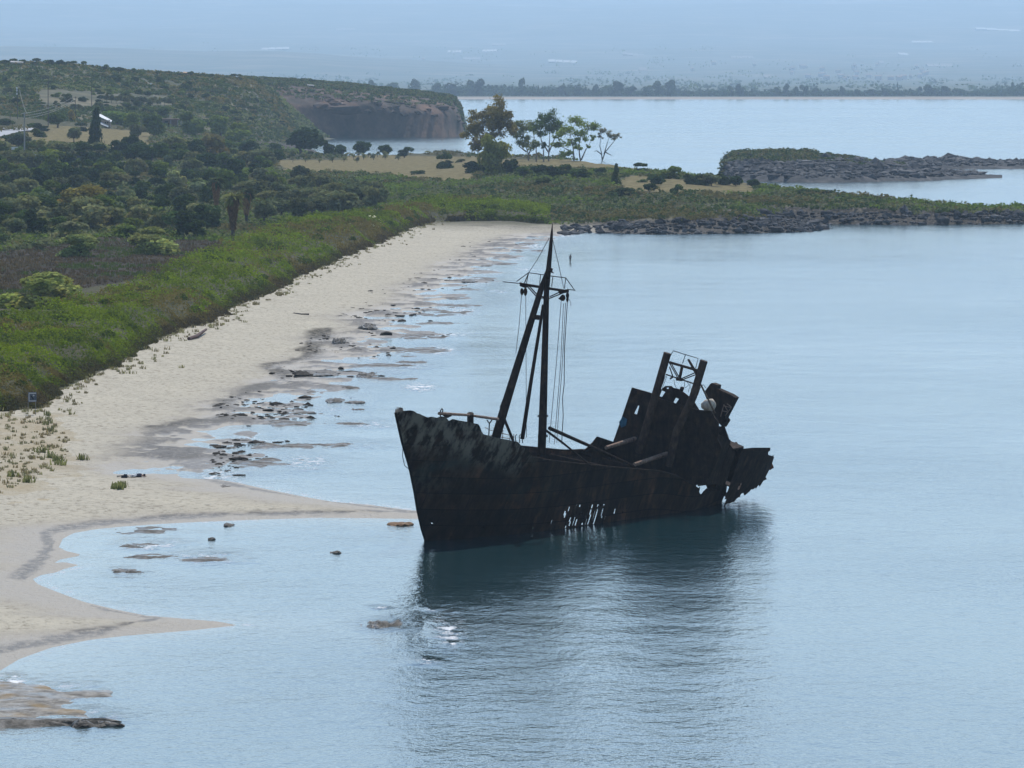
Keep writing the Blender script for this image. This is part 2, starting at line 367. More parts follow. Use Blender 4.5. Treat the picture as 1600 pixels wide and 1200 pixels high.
L.new(n2.outputs[0], bp.inputs['Height']); L.new(bp.outputs[0], P.inputs['Normal'])
g = link('ground', attrmesh('ground', GX, GY, ZL, M['ground'], keep=ZL > -.7, attrs=dict(wrack=wr, rock=rockm, wet=wet, inland=inland, field=fl, meadow=mead, dry=dune_dry)))
tag(g, 'pale sand beach backed by scrub covered land', 'ground', kind='structure')
# hill, cliff, islets
def scrubmat(name, low, mid, hi, s, bump=1.0):
    m, N, L, P = newmat(name); P.inputs['Roughness'].default_value = .95; P.inputs['Specular IOR Level'].default_value = .1
    n = objnoise(N, L, s, 6, .7); r = ramp(N, [(.32, low), (.5, mid), (.68, hi)]); L.new(n.outputs[0], r.inputs[0])
    L.new(r.outputs[0], P.inputs['Base Color']); b = N.new('ShaderNodeBump'); b.inputs['Distance'].default_value = 2; b.inputs['Strength'].default_value = bump
    L.new(n.outputs[0], b.inputs['Height']); L.new(b.outputs[0], P.inputs['Normal']); return m
M['hill'] = scrubmat('hill_soil', (.045, .055, .028), (.08, .08, .045), (.20, .165, .10), .03)
M['cliff'] = scrubmat('cliff_rock', (.028, .03, .02), (.085, .058, .042), (.21, .12, .075), .035)
M['isle'] = scrubmat('islet_rock', (.025, .025, .026), (.06, .06, .06), (.14, .13, .12), .12)
for nm, f_, mt, lb in (('hill', HILL, 'hill', 'long scrub covered hill behind the houses'), ('cliff', CLIFF, 'cliff', 'shaded brown sea cliff ending the hill'),
                       ('islet', ISLE, 'isle', 'low rocky islet with scrub on its back'), ('islet', ISLE2, 'isle', 'second flat rocky islet at the right edge')):
    o = link(nm, attrmesh(nm, f_['X'], f_['Y'], f_['Z'], M[mt])); tag(o, lb, nm, kind='structure')
# far shore and mountains: one long slope rising away from the beach on the other side of the bay
yd = np.array([8950,8990,9010,9040,9150,9600,10500,15000,20000,24000,30000,42000,52000,75000.])
zd = np.array([-1,.3,2.2,3.4,4,5,6,8,14,52,145,440,700,1150.])
xs = np.linspace(-1, 1, 240); dd = np.concatenate([np.linspace(8950, 9100, 14), np.geomspace(9120, 75000, 260)])
XX, DD = np.meshgrid(xs, dd); FXX = XX*DD*.30; FZ = np.interp(DD, yd, zd)
amp = np.interp(DD, [9000,9600,18000,30000,50000,75000], [0,.5,4,80,240,350])
FZ = FZ+(fbm(FXX, DD*.6, 4200, 5)-.5)*amp*1.5+np.where(DD > 9100, (fbm(FXX, DD*.5, 900, 4)-.5)*amp*.5, 0)
shift = (FXX/900)*35                                        # the far shore recedes to the left
M['farland'] = scrubmat('far_land', (.035, .06, .04), (.06, .08, .055), (.17, .15, .105), .0035, .8)
tag(link('far_shore', attrmesh('far_shore', FXX, DD-shift, FZ, M['farland'])), 'far plain rising into hazy mountains', 'hills', kind='structure')
s_y = np.linspace(8935, 9035, 8); s_x = np.linspace(-2800, 2800, 200); SX, SY = np.meshgrid(s_x, s_y)
SZ = np.interp(SY, [8935,8960,9012,9035], [-.6,.3,3.0,2.0])
M['farsand'] = simple('far_sand', (.30, .25, .20), (.24, .2, .16), scale=.01)
tag(link('far_beach', attrmesh('far_beach', SX, SY-SX/900*35+(fbm(SX, SX*0, 250, 3)-.5)*20, SZ, M['farsand'])), 'thin pale beach along the far shore', 'beach', kind='structure')
# low wooded ridge on the far side, left
RID = ridge_form([-500,-200,0,150,300,420,560,700,900,1100,1300,1600,2100],[131]*13,[70,72,72,74,80,79,88,97,106,112,117,124,130],back=5,steep=.8,n=26,rough=.10,z0=8,seed=6,nu=400,fine=30.)
tag(link('far_ridge', attrmesh('far_ridge', RID['X'], RID['Y'], RID['Z'], M['farland'])), 'low wooded ridge on the far side of the bay', 'hills', kind='structure')

# ---------------------------------------------------------------- water
m, N, L, P = newmat('sea'); M['sea'] = m
def noise_w(scale, stretch, detail=3, rough=.55):
    return objnoise(N, L, scale, detail, rough, stretch)
w1 = noise_w(.8, (1, .40, 1), 4, .65); w2 = noise_w(.10, (1, .5, 1), 3); w3 = noise_w(2.2, (1, .5, 1), 2); big = noise_w(.006, (.25, 1, 1), 4)
ch = nd(N, 'ShaderNodeAttribute', attribute_name='chop'); sh = nd(N, 'ShaderNodeAttribute', attribute_name='shallow'); fo = nd(N, 'ShaderNodeAttribute', attribute_name='foam_glint')
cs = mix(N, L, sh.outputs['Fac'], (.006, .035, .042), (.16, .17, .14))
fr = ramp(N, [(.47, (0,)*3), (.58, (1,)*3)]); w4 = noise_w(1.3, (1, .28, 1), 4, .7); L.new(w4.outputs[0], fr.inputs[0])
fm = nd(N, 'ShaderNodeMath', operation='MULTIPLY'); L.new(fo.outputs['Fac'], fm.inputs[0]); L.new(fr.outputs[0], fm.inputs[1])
L.new(mix(N, L, fm.outputs[0], cs, (.62, .62, .62)), P.inputs['Base Color'])  # white of foam and of sun glitter, both painted into the sea colour
P.inputs['IOR'].default_value = 1.33
r_ = nd(N, 'ShaderNodeMapRange'); L.new(big.outputs[0], r_.inputs[0]); r_.inputs[1].default_value = .35; r_.inputs[2].default_value = .65; r_.inputs[3].default_value = .07; r_.inputs[4].default_value = .13
rf = nd(N, 'ShaderNodeMath', operation='MULTIPLY_ADD'); L.new(fm.outputs[0], rf.inputs[0]); rf.inputs[1].default_value = .5; L.new(r_.outputs[0], rf.inputs[2])
L.new(rf.outputs[0], P.inputs['Roughness'])
def madd(a_, k, b_):
    x = nd(N, 'ShaderNodeMath', operation='MULTIPLY_ADD'); L.new(a_, x.inputs[0]); x.inputs[1].default_value = k
    if b_ is None: x.inputs[2].default_value = 0
    else: L.new(b_, x.inputs[2])
    return x.outputs[0]
hh = madd(w2.outputs[0], 1.2, madd(w3.outputs[0], .14, madd(w1.outputs[0], .42, None)))
cst = nd(N, 'ShaderNodeMath', operation='MULTIPLY_ADD'); L.new(ch.outputs['Fac'], cst.inputs[0]); cst.inputs[1].default_value = 2.2; cst.inputs[2].default_value = 1.0
gust = noise_w(.014, (1, .30, 1), 3); gr_ = nd(N, 'ShaderNodeMapRange'); L.new(gust.outputs[0], gr_.inputs[0]); gr_.inputs[1].default_value = .36; gr_.inputs[2].default_value = .64; gr_.inputs[3].default_value = .55; gr_.inputs[4].default_value = 1.35
hm0 = nd(N, 'ShaderNodeMath', operation='MULTIPLY'); L.new(hh, hm0.inputs[0]); L.new(cst.outputs[0], hm0.inputs[1])
hm = nd(N, 'ShaderNodeMath', operation='MULTIPLY'); L.new(hm0.outputs[0], hm.inputs[0]); L.new(gr_.outputs[0], hm.inputs[1])
b = N.new('ShaderNodeBump'); b.inputs['Strength'].default_value = 1.0; b.inputs['Distance'].default_value = .27
L.new(hm.outputs[0], b.inputs['Height']); L.new(b.outputs[0], P.inputs['Normal'])
chop = np.zeros(GX.shape); foam_glint = np.zeros(GX.shape)
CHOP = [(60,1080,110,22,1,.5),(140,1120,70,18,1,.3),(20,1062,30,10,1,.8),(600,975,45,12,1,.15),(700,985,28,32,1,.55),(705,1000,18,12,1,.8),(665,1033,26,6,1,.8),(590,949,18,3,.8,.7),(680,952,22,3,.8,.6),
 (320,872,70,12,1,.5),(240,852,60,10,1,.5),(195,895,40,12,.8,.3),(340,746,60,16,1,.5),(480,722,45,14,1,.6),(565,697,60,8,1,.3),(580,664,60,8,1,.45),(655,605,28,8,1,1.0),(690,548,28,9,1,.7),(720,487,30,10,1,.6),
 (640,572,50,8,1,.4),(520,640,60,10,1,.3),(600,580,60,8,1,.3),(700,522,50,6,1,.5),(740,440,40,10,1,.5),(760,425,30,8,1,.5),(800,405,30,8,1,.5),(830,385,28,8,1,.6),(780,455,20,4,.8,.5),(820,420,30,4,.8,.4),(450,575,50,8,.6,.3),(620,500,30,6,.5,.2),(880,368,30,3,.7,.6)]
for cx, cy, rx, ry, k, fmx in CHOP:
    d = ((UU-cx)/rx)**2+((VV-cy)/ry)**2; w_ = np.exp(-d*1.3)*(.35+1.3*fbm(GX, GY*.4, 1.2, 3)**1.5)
    chop = np.maximum(chop, w_*k); foam_glint = np.maximum(foam_glint, np.clip(w_*fmx*1.7-.14, 0, 1))
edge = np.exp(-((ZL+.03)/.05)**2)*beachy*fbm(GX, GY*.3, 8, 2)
foam_glint = np.maximum(foam_glint, np.clip(edge*1.1-.35, 0, .7)); chop = np.clip(chop+awash*.45, 0, 1.2)
shal = np.exp(np.minimum(ZL, 0)/.45)*beachy
ext = attrmesh('water', GX, GY, np.zeros_like(GX), M['sea'], keep=ZL < .25, attrs=dict(chop=chop, foam_glint=foam_glint, shallow=shal))
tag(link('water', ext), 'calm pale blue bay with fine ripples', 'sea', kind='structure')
# the sea goes on beside the view
wb = MB()
xl0, yl0 = gp(np.array([1900, 1900]), np.array([1350, 150])); 
wb.add([(xl0[0], yl0[0], 0), (xl0[0]+2500, yl0[0], 0), (xl0[1]+2500, yl0[1], 0), (xl0[1], yl0[1], 0)], [(0, 1, 2, 3)])
xl1, yl1 = gp(np.array([-300, 1900]), np.array([1350, 1350]))
wb.add([(xl1[0]-60, 60, 0), (xl1[1]+2400, 60, 0), (xl1[1]+2400, yl1[1], 0), (xl1[0]-60, yl1[0], 0)], [(0, 1, 2, 3)])
tag(wb.build('sea', M['sea']), 'open sea beside the bay', 'sea', kind='structure')

# ---------------------------------------------------------------- the wreck
from mathutils.geometry import tessellate_polygon
_b = gp(665, 845); BOW = Vector((float(_b[0]), float(_b[1]), 0)); _s = gp(1170, 772)
AX = Vector((float(_s[0]), float(_s[1]), 0))-BOW; AX.normalize(); PV = Vector((AX.y, -AX.x, 0)); ZZ = Vector((0, 0, 1))
def roll(u):
    t_ = min(max((u-34)/10, 0), 1); return math.radians(10+9*t_*t_*(3-2*t_))    # the aft part has twisted further over
def SW(u, v, w):
    f = roll(u); c_, s_ = math.cos(f), math.sin(f)
    return BOW+AX*u+(PV*c_-ZZ*s_)*v+(ZZ*c_+PV*s_)*w
def S(px, py, u=None, v=None, w=None):
    """ship coordinates of the point on a given frame (u), buttock (v) or waterplane (w) behind a photo pixel"""
    x = [20., 0., 5.]; fix = (u, v, w); fr_ = [i for i in range(3) if fix[i] is None]
    for i in range(3):
        if fix[i] is not None: x[i] = fix[i]
    for _ in range(25):
        p = SW(*x); r = np.array(proj(*p))-np.array([px, py]); J = np.zeros((2, 2))
        for k, i in enumerate(fr_):
            y = list(x); y[i] += 1e-3; J[:, k] = (np.array(proj(*SW(*y)))-np.array([px, py])-r)/1e-3
        d = np.linalg.solve(J, -r)
        for k, i in enumerate(fr_): x[i] += float(np.clip(d[k], -8, 8))
    return x
def SP3(px, py, **k): return SW(*S(px, py, **k))
def rustmat(name, dark, mid, hi, paint=None, sc_=.5):
    m, N, L, P = newmat(name); P.inputs['Roughness'].default_value = .85; P.inputs['Specular IOR Level'].default_value = .06
    n1 = objnoise(N, L, sc_, 6, .65); n2 = objnoise(N, L, sc_*2.2, 5, .7, (1, 1, .35)); n3 = objnoise(N, L, .35, 3, .5)
    r = ramp(N, [(.3, dark), (.52, mid), (.72, hi)]); L.new(n1.outputs[0], r.inputs[0]); c = r.outputs[0]
    st = ramp(N, [(.35, (.55, .5, .5)), (.6, (1.1, 1.05, 1))]); L.new(n2.outputs[0], st.inputs[0]); c = mix(N, L, 1.0, c, st.outputs[0], 'MULTIPLY')
    if paint:
        cb = N.new('ShaderNodeCombineXYZ'); L.new(nd(N, 'ShaderNodeAttribute', attribute_name='pu').outputs['Fac'], cb.inputs[0]); L.new(nd(N, 'ShaderNodeAttribute', attribute_name='pw').outputs['Fac'], cb.inputs[1])
        bk = N.new('ShaderNodeTexBrick'); L.new(cb.outputs[0], bk.inputs['Vector']); bk.inputs['Scale'].default_value = 1; bk.inputs['Brick Width'].default_value = 4.6; bk.inputs['Row Height'].default_value = 1.35; bk.inputs['Mortar Size'].default_value = .035
        bk.inputs['Color1'].default_value = (.62, .66, .70, 1); bk.inputs['Color2'].default_value = (1.5, 1.3, 1.15, 1); bk.inputs['Mortar'].default_value = (.35, .3, .28, 1)
        c = mix(N, L, 1.0, c, bk.outputs['Color'], 'MULTIPLY')
        at = nd(N, 'ShaderNodeAttribute', attribute_name='paint'); at2 = nd(N, 'ShaderNodeAttribute', attribute_name='teal')
        f = ramp(N, [(.44, (0,)*3), (.58, (1,)*3)]); L.new(n2.outputs[0], f.inputs[0])
        mm = nd(N, 'ShaderNodeMath', operation='MULTIPLY'); L.new(f.outputs[0], mm.inputs[0]); L.new(at.outputs['Fac'], mm.inputs[1])
        c = mix(N, L, mm.outputs[0], c, paint)
        f2 = ramp(N, [(.45, (0,)*3), (.6, (.6,)*3)]); L.new(n3.outputs[0], f2.inputs[0])
        m2 = nd(N, 'ShaderNodeMath', operation='MULTIPLY'); L.new(f2.outputs[0], m2.inputs[0]); L.new(at2.outputs['Fac'], m2.inputs[1])
        c = mix(N, L, m2.outputs[0], c, (.035, .06, .055))
    L.new(c, P.inputs['Base Color']); b = N.new('ShaderNodeBump'); b.inputs['Strength'].default_value = .6; b.inputs['Distance'].default_value = .08
    L.new(n2.outputs[0], b.inputs['Height']); L.new(b.outputs[0], P.inputs['Normal']); return m
M['hull'] = rustmat('rusted_hull', (.020, .014, .011), (.040, .027, .020), (.10, .055, .033), (.25, .215, .17))
M['rust'] = rustmat('rust', (.020, .014, .012), (.038, .026, .02), (.075, .045, .03), None, 1.2)
M['light_rust'] = rustmat('brown_rust', (.045, .032, .025), (.075, .052, .040), (.12, .08, .055), None, 1.2)
M['tan_rust'] = rustmat('pale_rust', (.22, .15, .11), (.30, .22, .17), (.40, .32, .26), None, 1.5)
M['orange_rust'] = rustmat('orange_rust', (.16, .06, .03), (.24, .10, .05), (.30, .14, .07), None, 1.5)
M['cream'] = rustmat('chipped_cream', (.45, .40, .30), (.65, .6, .5), (.75, .72, .66), None, 1.5)
M['blue'] = rustmat('blue_paint', (.03, .10, .17), (.04, .13, .22), (.04, .06, .08), None, 1.5)
M['rope'] = simple('steel_rope', (.07, .06, .055), (.05, .045, .04))
ship = empty('shipwreck', BOW)
tag(ship, 'rusty wrecked coaster leaning in the shallows with its two legged mast standing', 'shipwreck')
def part(name, mb, mat, parent=None, label=None, smooth=False):
    L_ = Vector(BOW); mb.v = [(p[0]-L_.x, p[1]-L_.y, p[2]-L_.z) for p in mb.v]
    o = mb.build(name, mat, parent or ship, smooth)
    if label: o['label'] = label
    return o
WT = [(-9.44,10.65)]
for px, py, v in ((640,643.5,.8),(650,643.2,1.1),(658,645,1.4),(662,648,1.5),(690,651.5,2.4),(740,662,3.6),(756,665.5,3.9),(757.5,681,3.9)):
    q = S(px, py, v=v); WT.append((q[0], q[2]))
for px, py in ((768,685),(785,688),(804,691),(808,697),(826,714),(850,718),(900,724),(960,730),(1015,735)):
    q = S(px, py, v=4.5); WT.append((q[0], q[2]))
WT += [(38,4.3),(42.5,3.6),(44,3.2),(46,3.05),(50,2.95),(52,2.4),(54,1.6)]
wtu = np.array([q[0] for q in WT]); wtw = np.array([q[1] for q in WT]); o_ = np.argsort(wtu); wtu = wtu[o_]; wtw = wtw[o_]
def wtop(u): return np.interp(u, wtu, wtw)
STEM = [(-2.0,2.2),(-.6,.6),(0,0),(.82,-.9),(2.43,-2.33),(4.03,-3.5),(6.14,-5.23),(8.27,-7.41),(10.62,-9.44),(11.2,-9.6)]
def ustem(w): return np.interp(w, [q[0] for q in STEM], [q[1] for q in STEM])
def hbreadth(u, w):
    k = np.clip((w-0.2)/7.5, 0, 1); x = np.clip((u-ustem(w))/(30-16*k), 0, 1)
    return (3.95+.7*k)*(1-(1-x)**(3.2-1.75*k))*np.clip(1-np.maximum(u-44, 0)/26, .4, 1)+.04
def hull_side(sg):
    NU, NW = 330, 44
    un = np.linspace(-9.44, 54, NU)[:, None]; tj = np.linspace(0, 1, NW)[None]
    rag = np.where((un > -7.3) & (un < -4.2), (vn(un*4.1, un*0)-.8)*.35, (vn(un*2.3, un*0+5)-.5)*.05)
    rag = np.where(un > 43, (vn(un*2, un*0+9)-.6)*.7, rag)
    W_ = -1.6+tj*(wtop(un)+rag+1.6); us = ustem(W_)
    U_ = np.where(un > 12, un+0*W_, us+(un+9.44)*(12-us)/(21.44))
    B_ = hbreadth(U_, W_); B_ = B_+(vn(U_/1.9, W_/1.6+sg*50)-.5)*.10*np.clip((U_-us)/3, 0, 1)      # dents between the frames
    V = np.array([SW(U_[i, j], sg*B_[i, j], W_[i, j]) for i in range(NU) for j in range(NW)])-np.array(BOW)
    idx = np.arange(NU*NW).reshape(NU, NW); q = np.stack([idx[:-1, :-1], idx[1:, :-1], idx[1:, 1:], idx[:-1, 1:]], -1).reshape(-1, 4)
    uc = .5*(U_[:-1, :-1]+U_[1:, 1:]).ravel(); wc = .5*(W_[:-1, :-1]+W_[1:, 1:]).ravel()
    if sg > 0:
        lo = np.interp(uc, [11,13,17,18.5,24,27,34], [.9,.75,.7,.8,.8,.9,1.0]); hi_ = np.interp(uc, [11,14,16.5,18,22,25,30,34], [1.0,1.3,1.9,2.75,2.5,2.3,1.9,1.4])
        ph = np.mod(uc+wc*.15, .62); rnd = vn(np.floor(uc/.62)*3.7, wc*1.1+40)
        cut = (uc > 11.2) & (uc < 25.5) & (wc > lo) & (wc < hi_) & (ph < .20) & (rnd > np.where(uc < 16.8, .72, .40))
        cut |= (uc > 25.5) & (uc < 34) & (wc > lo) & (wc < hi_) & (ph < .12) & (rnd > .7)
        for hu, hw in ((S(688.5, 816, v=1.2)[0], 1.35), (S(758.5, 824, v=2.4)[0], 1.1)): cut |= (np.abs(uc-hu) < .22) & (np.abs(wc-hw) < .14)
    else:
        cut = (uc > 30) & (uc < 46) & (wc > -1.2) & (wc < 2.6+.5*vn(uc, uc*0)) & ~((np.mod(uc, 3.1) < .3))
        for hu in (6, 11): cut |= (np.abs(uc-hu) < .8) & (np.abs(wc-1.2) < .5)
    pm = np.clip((W_-.62*wtop(U_)-.6)/1.2, 0, 1)*np.clip((9-U_)/4, 0, 1)*.9; pm = np.maximum(pm, .25*np.clip((W_-3)/3, 0, 1)*np.clip((3-U_)/6, 0, 1))
    tl = np.exp(-((U_+2)/5)**2-((W_-6.5)/1.3)**2)+.8*np.exp(-((U_-9)/4)**2-((W_-4.3)/1.2)**2)
    me = mesh_np('hull_plating', V, q[~cut], M['hull'], attrs=dict(paint=pm.ravel(), teal=tl.ravel(), pu=U_.ravel(), pw=W_.ravel()), smooth=True)
    return link('hull_plating', me, ship)
hull_side(1); hull_side(-1)
# stem bar, gunwale caps, decks
part('stem', MB().tube([SW(ustem(w)-.02, 0, w) for w in np.linspace(-1.5, 10.6, 16)], .10), M['hull'])
for sg in (1, -1):
    us_ = [u for u in np.linspace(9.5, 42, 40)]
    part('gunwale', MB().tube([SW(u, sg*(hbreadth(u, wtop(u))+.02), wtop(u)+.01) for u in us_], .07, 6), M['rust'])
d = MB()
def strip(us, vin, vout, dw):
    for k in range(len(us)-1):
        a_, b_ = us[k], us[k+1]
        d.slab([SW(a_, vin(a_), wtop(a_)+dw), SW(b_, vin(b_), wtop(b_)+dw), SW(b_, vout(b_), wtop(b_)+dw), SW(a_, vout(a_), wtop(a_)+dw)], ZZ*.05)
ed = lambda u: float(hbreadth(u, wtop(u)-1)-.06)
strip([9.5,12,15,17.5], lambda u: -ed(u), ed, -1.0)
us_ = list(np.linspace(17.5, 38, 9)); strip(us_, lambda u: 2.5, ed, -1.0); strip(us_, lambda u: -ed(u), lambda u: -2.5, -1.0)
strip([38,40.5,43.3], lambda u: -ed(u), ed, -1.0)
part('deck', d, M['rust'])
d = MB(); wf = lambda u: np.interp(u, [-8.5,-1,8.5], [9.6,8.5,6.95])
for a_, b_ in zip([-8,-6,-4,-2,0,3,6], [-6,-4,-2,0,3,6,8.6]):
    h1, h2 = [float(hbreadth(q, wf(q))-.08) for q in (a_, b_)]
    d.slab([SW(a_, -h1, wf(a_)), SW(b_, -h2, wf(b_)), SW(b_, h2, wf(b_)), SW(a_, h1, wf(a_))], ZZ*.05)
h1 = float(hbreadth(8.6, 6)-.1); d.slab([SW(8.6, -h1, 6.95), SW(8.6, h1, 6.95), SW(8.6, h1, 5.6), SW(8.6, -h1, 5.6)], AX*.05)
part('forecastle_deck', d, M['rust'])
c_ = MB()
for sg in (1, -1):
    for a_, b_ in ((17.5, 27.5), (28.5, 38)):
        c_.slab([SW(a_, sg*2.5, wtop(a_)-1), SW(b_, sg*2.5, wtop(b_)-1), SW(b_, sg*2.5, wtop(b_)-.25), SW(a_, sg*2.5, wtop(a_)-.15)], PV*.08)
for u in (17.5, 27.5, 28.5, 38): c_.slab([SW(u, -2.5, wtop(u)-1), SW(u, 2.5, wtop(u)-1), SW(u, 2.5, wtop(u)-.2), SW(u, -2.5, wtop(u)-.2)], AX*.08)
part('hatch_coaming', c_, M['rust'])
rr_ = random.Random(5)
for k in range(12):
    u = rr_.uniform(10.5, 37); sg = rr_.choice((1, 1, -1)); v = sg*rr_.uniform(2.7, 3.9); w = wtop(u)-.9
    a_ = rr_.uniform(-.6, .6); l_ = rr_.uniform(.8, 2.4)
    p, q = SW(u, v, w+.05), SW(u+l_*math.cos(a_), v+l_*math.sin(a_)*.4, w+rr_.uniform(.1, .7))
    part('debris', MB().tube([p, q], rr_.uniform(.05, .11), 5), M['tan_rust'] if rr_.random() < .35 else M['rust'])
for k in range(9):       # bent bulwark stanchions and torn plates along the port rail
    u = 11+k*2.9+rr_.uniform(-.5, .5); hb = hbreadth(u, wtop(u))-.1
    part('rail_bracket', MB().slab([SW(u, hb, wtop(u)-.95), SW(u, hb-.55, wtop(u)-.95), SW(u, hb, wtop(u)-.05)], AX*.06), M['rust'])
# two legged mast
UM = 15.3
mast = empty('mast', (0, 0, 0)); mast.parent = ship
Q = lambda px, py: SP3(px, py, u=UM)
part('mast_leg', MB().tube([Q(773,690), Q(790,632), Q(817,544), Q(845,453), Q(856,424)], [.37,.35,.29,.23,.2], 12), M['rust'], mast, smooth=True)
part('mast_leg', MB().tube([Q(846,712), Q(848,660), Q(851,560), Q(854,453), Q(857,424)], [.33,.33,.27,.22,.2], 12), M['rust'], mast, smooth=True)
part('topmast', MB().tube([Q(855.5,436), Q(858,410), Q(860.5,385), Q(862,366), Q(863.2,349)], [.24,.2,.16,.11,.02], 10), M['rust'], mast, smooth=True)
part('stowed_boom', MB().tube([Q(816,686), Q(829,600), Q(849,476)], [.17,.15,.12], 8), M['rust'], mast, smooth=True)
part('brace', MB().tube([Q(788,655), Q(802,689)], .13, 6), M['rust'], mast)
x = MB().tube([Q(813,443.5), Q(888,455.5)], .11, 8); x.tube([Q(840,462), Q(858,466)], .07, 6)
for a_, b_ in (((823,446.5),(838,463)), ((826,446),(840.5,461.5)), ((884,456),(858,466.5)), ((880,454),(859,463.5))): x.tube([Q(*a_), Q(*b_)], .05, 6)
for pl_ in ([(813,441),(828,447),(821,450),(813,447)], [(872,453),(888,452),(888,457),(875,459)]): x.slab([Q(*p) for p in pl_], AX*.25)
part('crosstree', x, M['rust'], mast)
x = MB()
for a_ in ([(822.5,443),(826,426)], [(843,447),(844.6,428.7)], [(862,448),(864,431.7)], [(882,451),(883.8,434)], [(826,426),(844.6,428.7),(864,431.7),(884,434)], [(807,440),(826,426)], [(884,434),(898,453.5)], [(886,452),(899,453.6)], [(786,440.3),(814,443)], [(819,443),(826,426)]):
    x.tube([Q(*p) for p in a_], .035, 5)
part('mast_rail', x, M['rust'], mast)
part('lamp_bracket', MB().slab([Q(858,417), Q(863,420), Q(862,424), Q(865,427), Q(858,424)], AX*.3), M['rust'], mast)
part('junction_box', MB().slab([Q(837.5,492), Q(842.5,492.5), Q(842,500), Q(836,499)], AX*.3), M['rust'], mast)
for px, py, s_ in ((815.5,456,.15),(821,456,.17),(886.8,462,.14),(886.5,468,.11)):
    p = Q(px, py); x = MB(); x.tube([p+ZZ*s_*2.0, p+ZZ*s_*1.2, p, p-ZZ*s_*1.2, p-ZZ*s_*1.9], [.03, s_*.8, s_, s_*.7, .03], 8); part('pulley_block', x, M['rust'], mast)
part('pulley_block', MB().slab([Q(873,467), Q(879,460), Q(882,462), Q(883,467), Q(880,470.5)], AX*.2), M['rust'], mast)
for k, (py, dx) in enumerate(((649,6.5),(651,6.5),(680,6),(682,6),(466,5))):
    part('cleat', MB().tube([Q(848-dx-1.5, py), Q(848+dx+1.8, py)], .045, 5), M['rust'], mast)
for pts_, r_ in (([(815,460),(811,510),(806,552)],.022), ([(821.5,462),(822,560),(822.5,684)],.022), ([(877,469),(870,560),(858,692)],.022), ([(880.5,474),(876,570),(866,694)],.022), ([(883.8,473),(878,580),(873,640),(870,692)],.022),
                 ([(886.5,472),(882,545),(881.5,600),(879,622),(880,650),(877.5,694)],.03), ([(889,467),(892,473),(892,478)],.02), ([(858,372),(840,405),(826,426),(820,442)],.024), ([(862,368),(872,410),(881,451)],.024),
                 ([(838,466),(812,556),(781,637)],.03), ([(839.5,466),(813.5,556),(783,637)],.03)):
    part('rope', MB().tube([Q(*p) for p in pts_], r_*1.1, 5), M['rope'], mast)
x = MB()
for k in range(9):
    p, q = Q(783+k*6.4-1, 637-k*20.2), Q(786.5+k*6.4-1, 637.5-k*20.2); part('ladder_rung', MB().tube([p, q], .03, 4), M['rust'], mast)
# booms lying about the hold and forecastle
part('derrick_boom', MB().tube([SW(15.6, 2.2, S(852.6,667.7,u=15.6)[2]), SP3(921.6,696.8,v=3.0), SP3(988.7,727.5,v=3.8), SP3(1006,741,v=4.7)], [.16,.14,.10,.04], 8), M['rust'])
part('derrick_boom', MB().tube([SP3(849.7,670,u=15.6), SP3(879.4,692,v=3.2), SP3(925.5,729.4,v=4.75)], [.10,.09,.06], 8), M['rust'])
part('fallen_boom', MB().tube([SP3(947,699.5,u=38), SP3(992,685.5,u=43.3)], [.15,.19], 10), M['tan_rust'])
part('fallen_boom', MB().tube([SP3(991,726,u=37.5), SP3(1042,709,u=43.3)], [.16,.2], 10), M['tan_rust'])
FB = lambda px, py: SP3(px, py, v=.4)
x = MB().tube([FB(686,646), FB(731.7,648.5), FB(778,655)], [.13,.1,.12], 8); part('forecastle_boom', x, M['tan_rust'])
part('boom_fitting', MB().tube([FB(688,652), FB(688.5,641), FB(690.5,638.5), FB(692,641), FB(691,646)], .05, 5), M['rust'])
part('boom_fitting', MB().slab([FB(690,646), FB(704,645.5), FB(704,650), FB(698,653), FB(694,649.5)], PV*.2), M['rust'])
part('vent_trunk', MB().tube([FB(735,668), FB(735,646)], .27, 10), M['rust'])
part('boom_crutch', MB().tube([FB(763.3,690), FB(764.7,661)], .05, 5).tube([FB(764.7,662), FB(761,656.5)], .05, 5).tube([FB(764.7,662), FB(768.5,656.5)], .05, 5), M['rust'])
x = MB()
for a_ in ([(766,672),(803,682)], [(766,680),(803,687)], [(772,668),(770,692)], [(786,672),(785,692)], [(797,676),(796,692)], [(803,678),(802,692)], [(758,668),(766,672)]):
    x.tube([SP3(*p, v=-3.0) for p in a_], .03, 4)
part('railing', x, M['tan_rust'])
for px in (812, 816.5, 806): part('davit_hook', MB().tube([SP3(px,692,v=-3), SP3(px-.7,681,v=-3), SP3(px+1.6,679,v=-3)], .04, 5), M['rust'])
part('hanging_rope', MB().tube([SP3(629.5,692,v=-.3), SP3(629,713,v=-.5), SP3(632,727,v=-.5), SP3(641,735,v=-.3)], .03, 5), M['rope'])
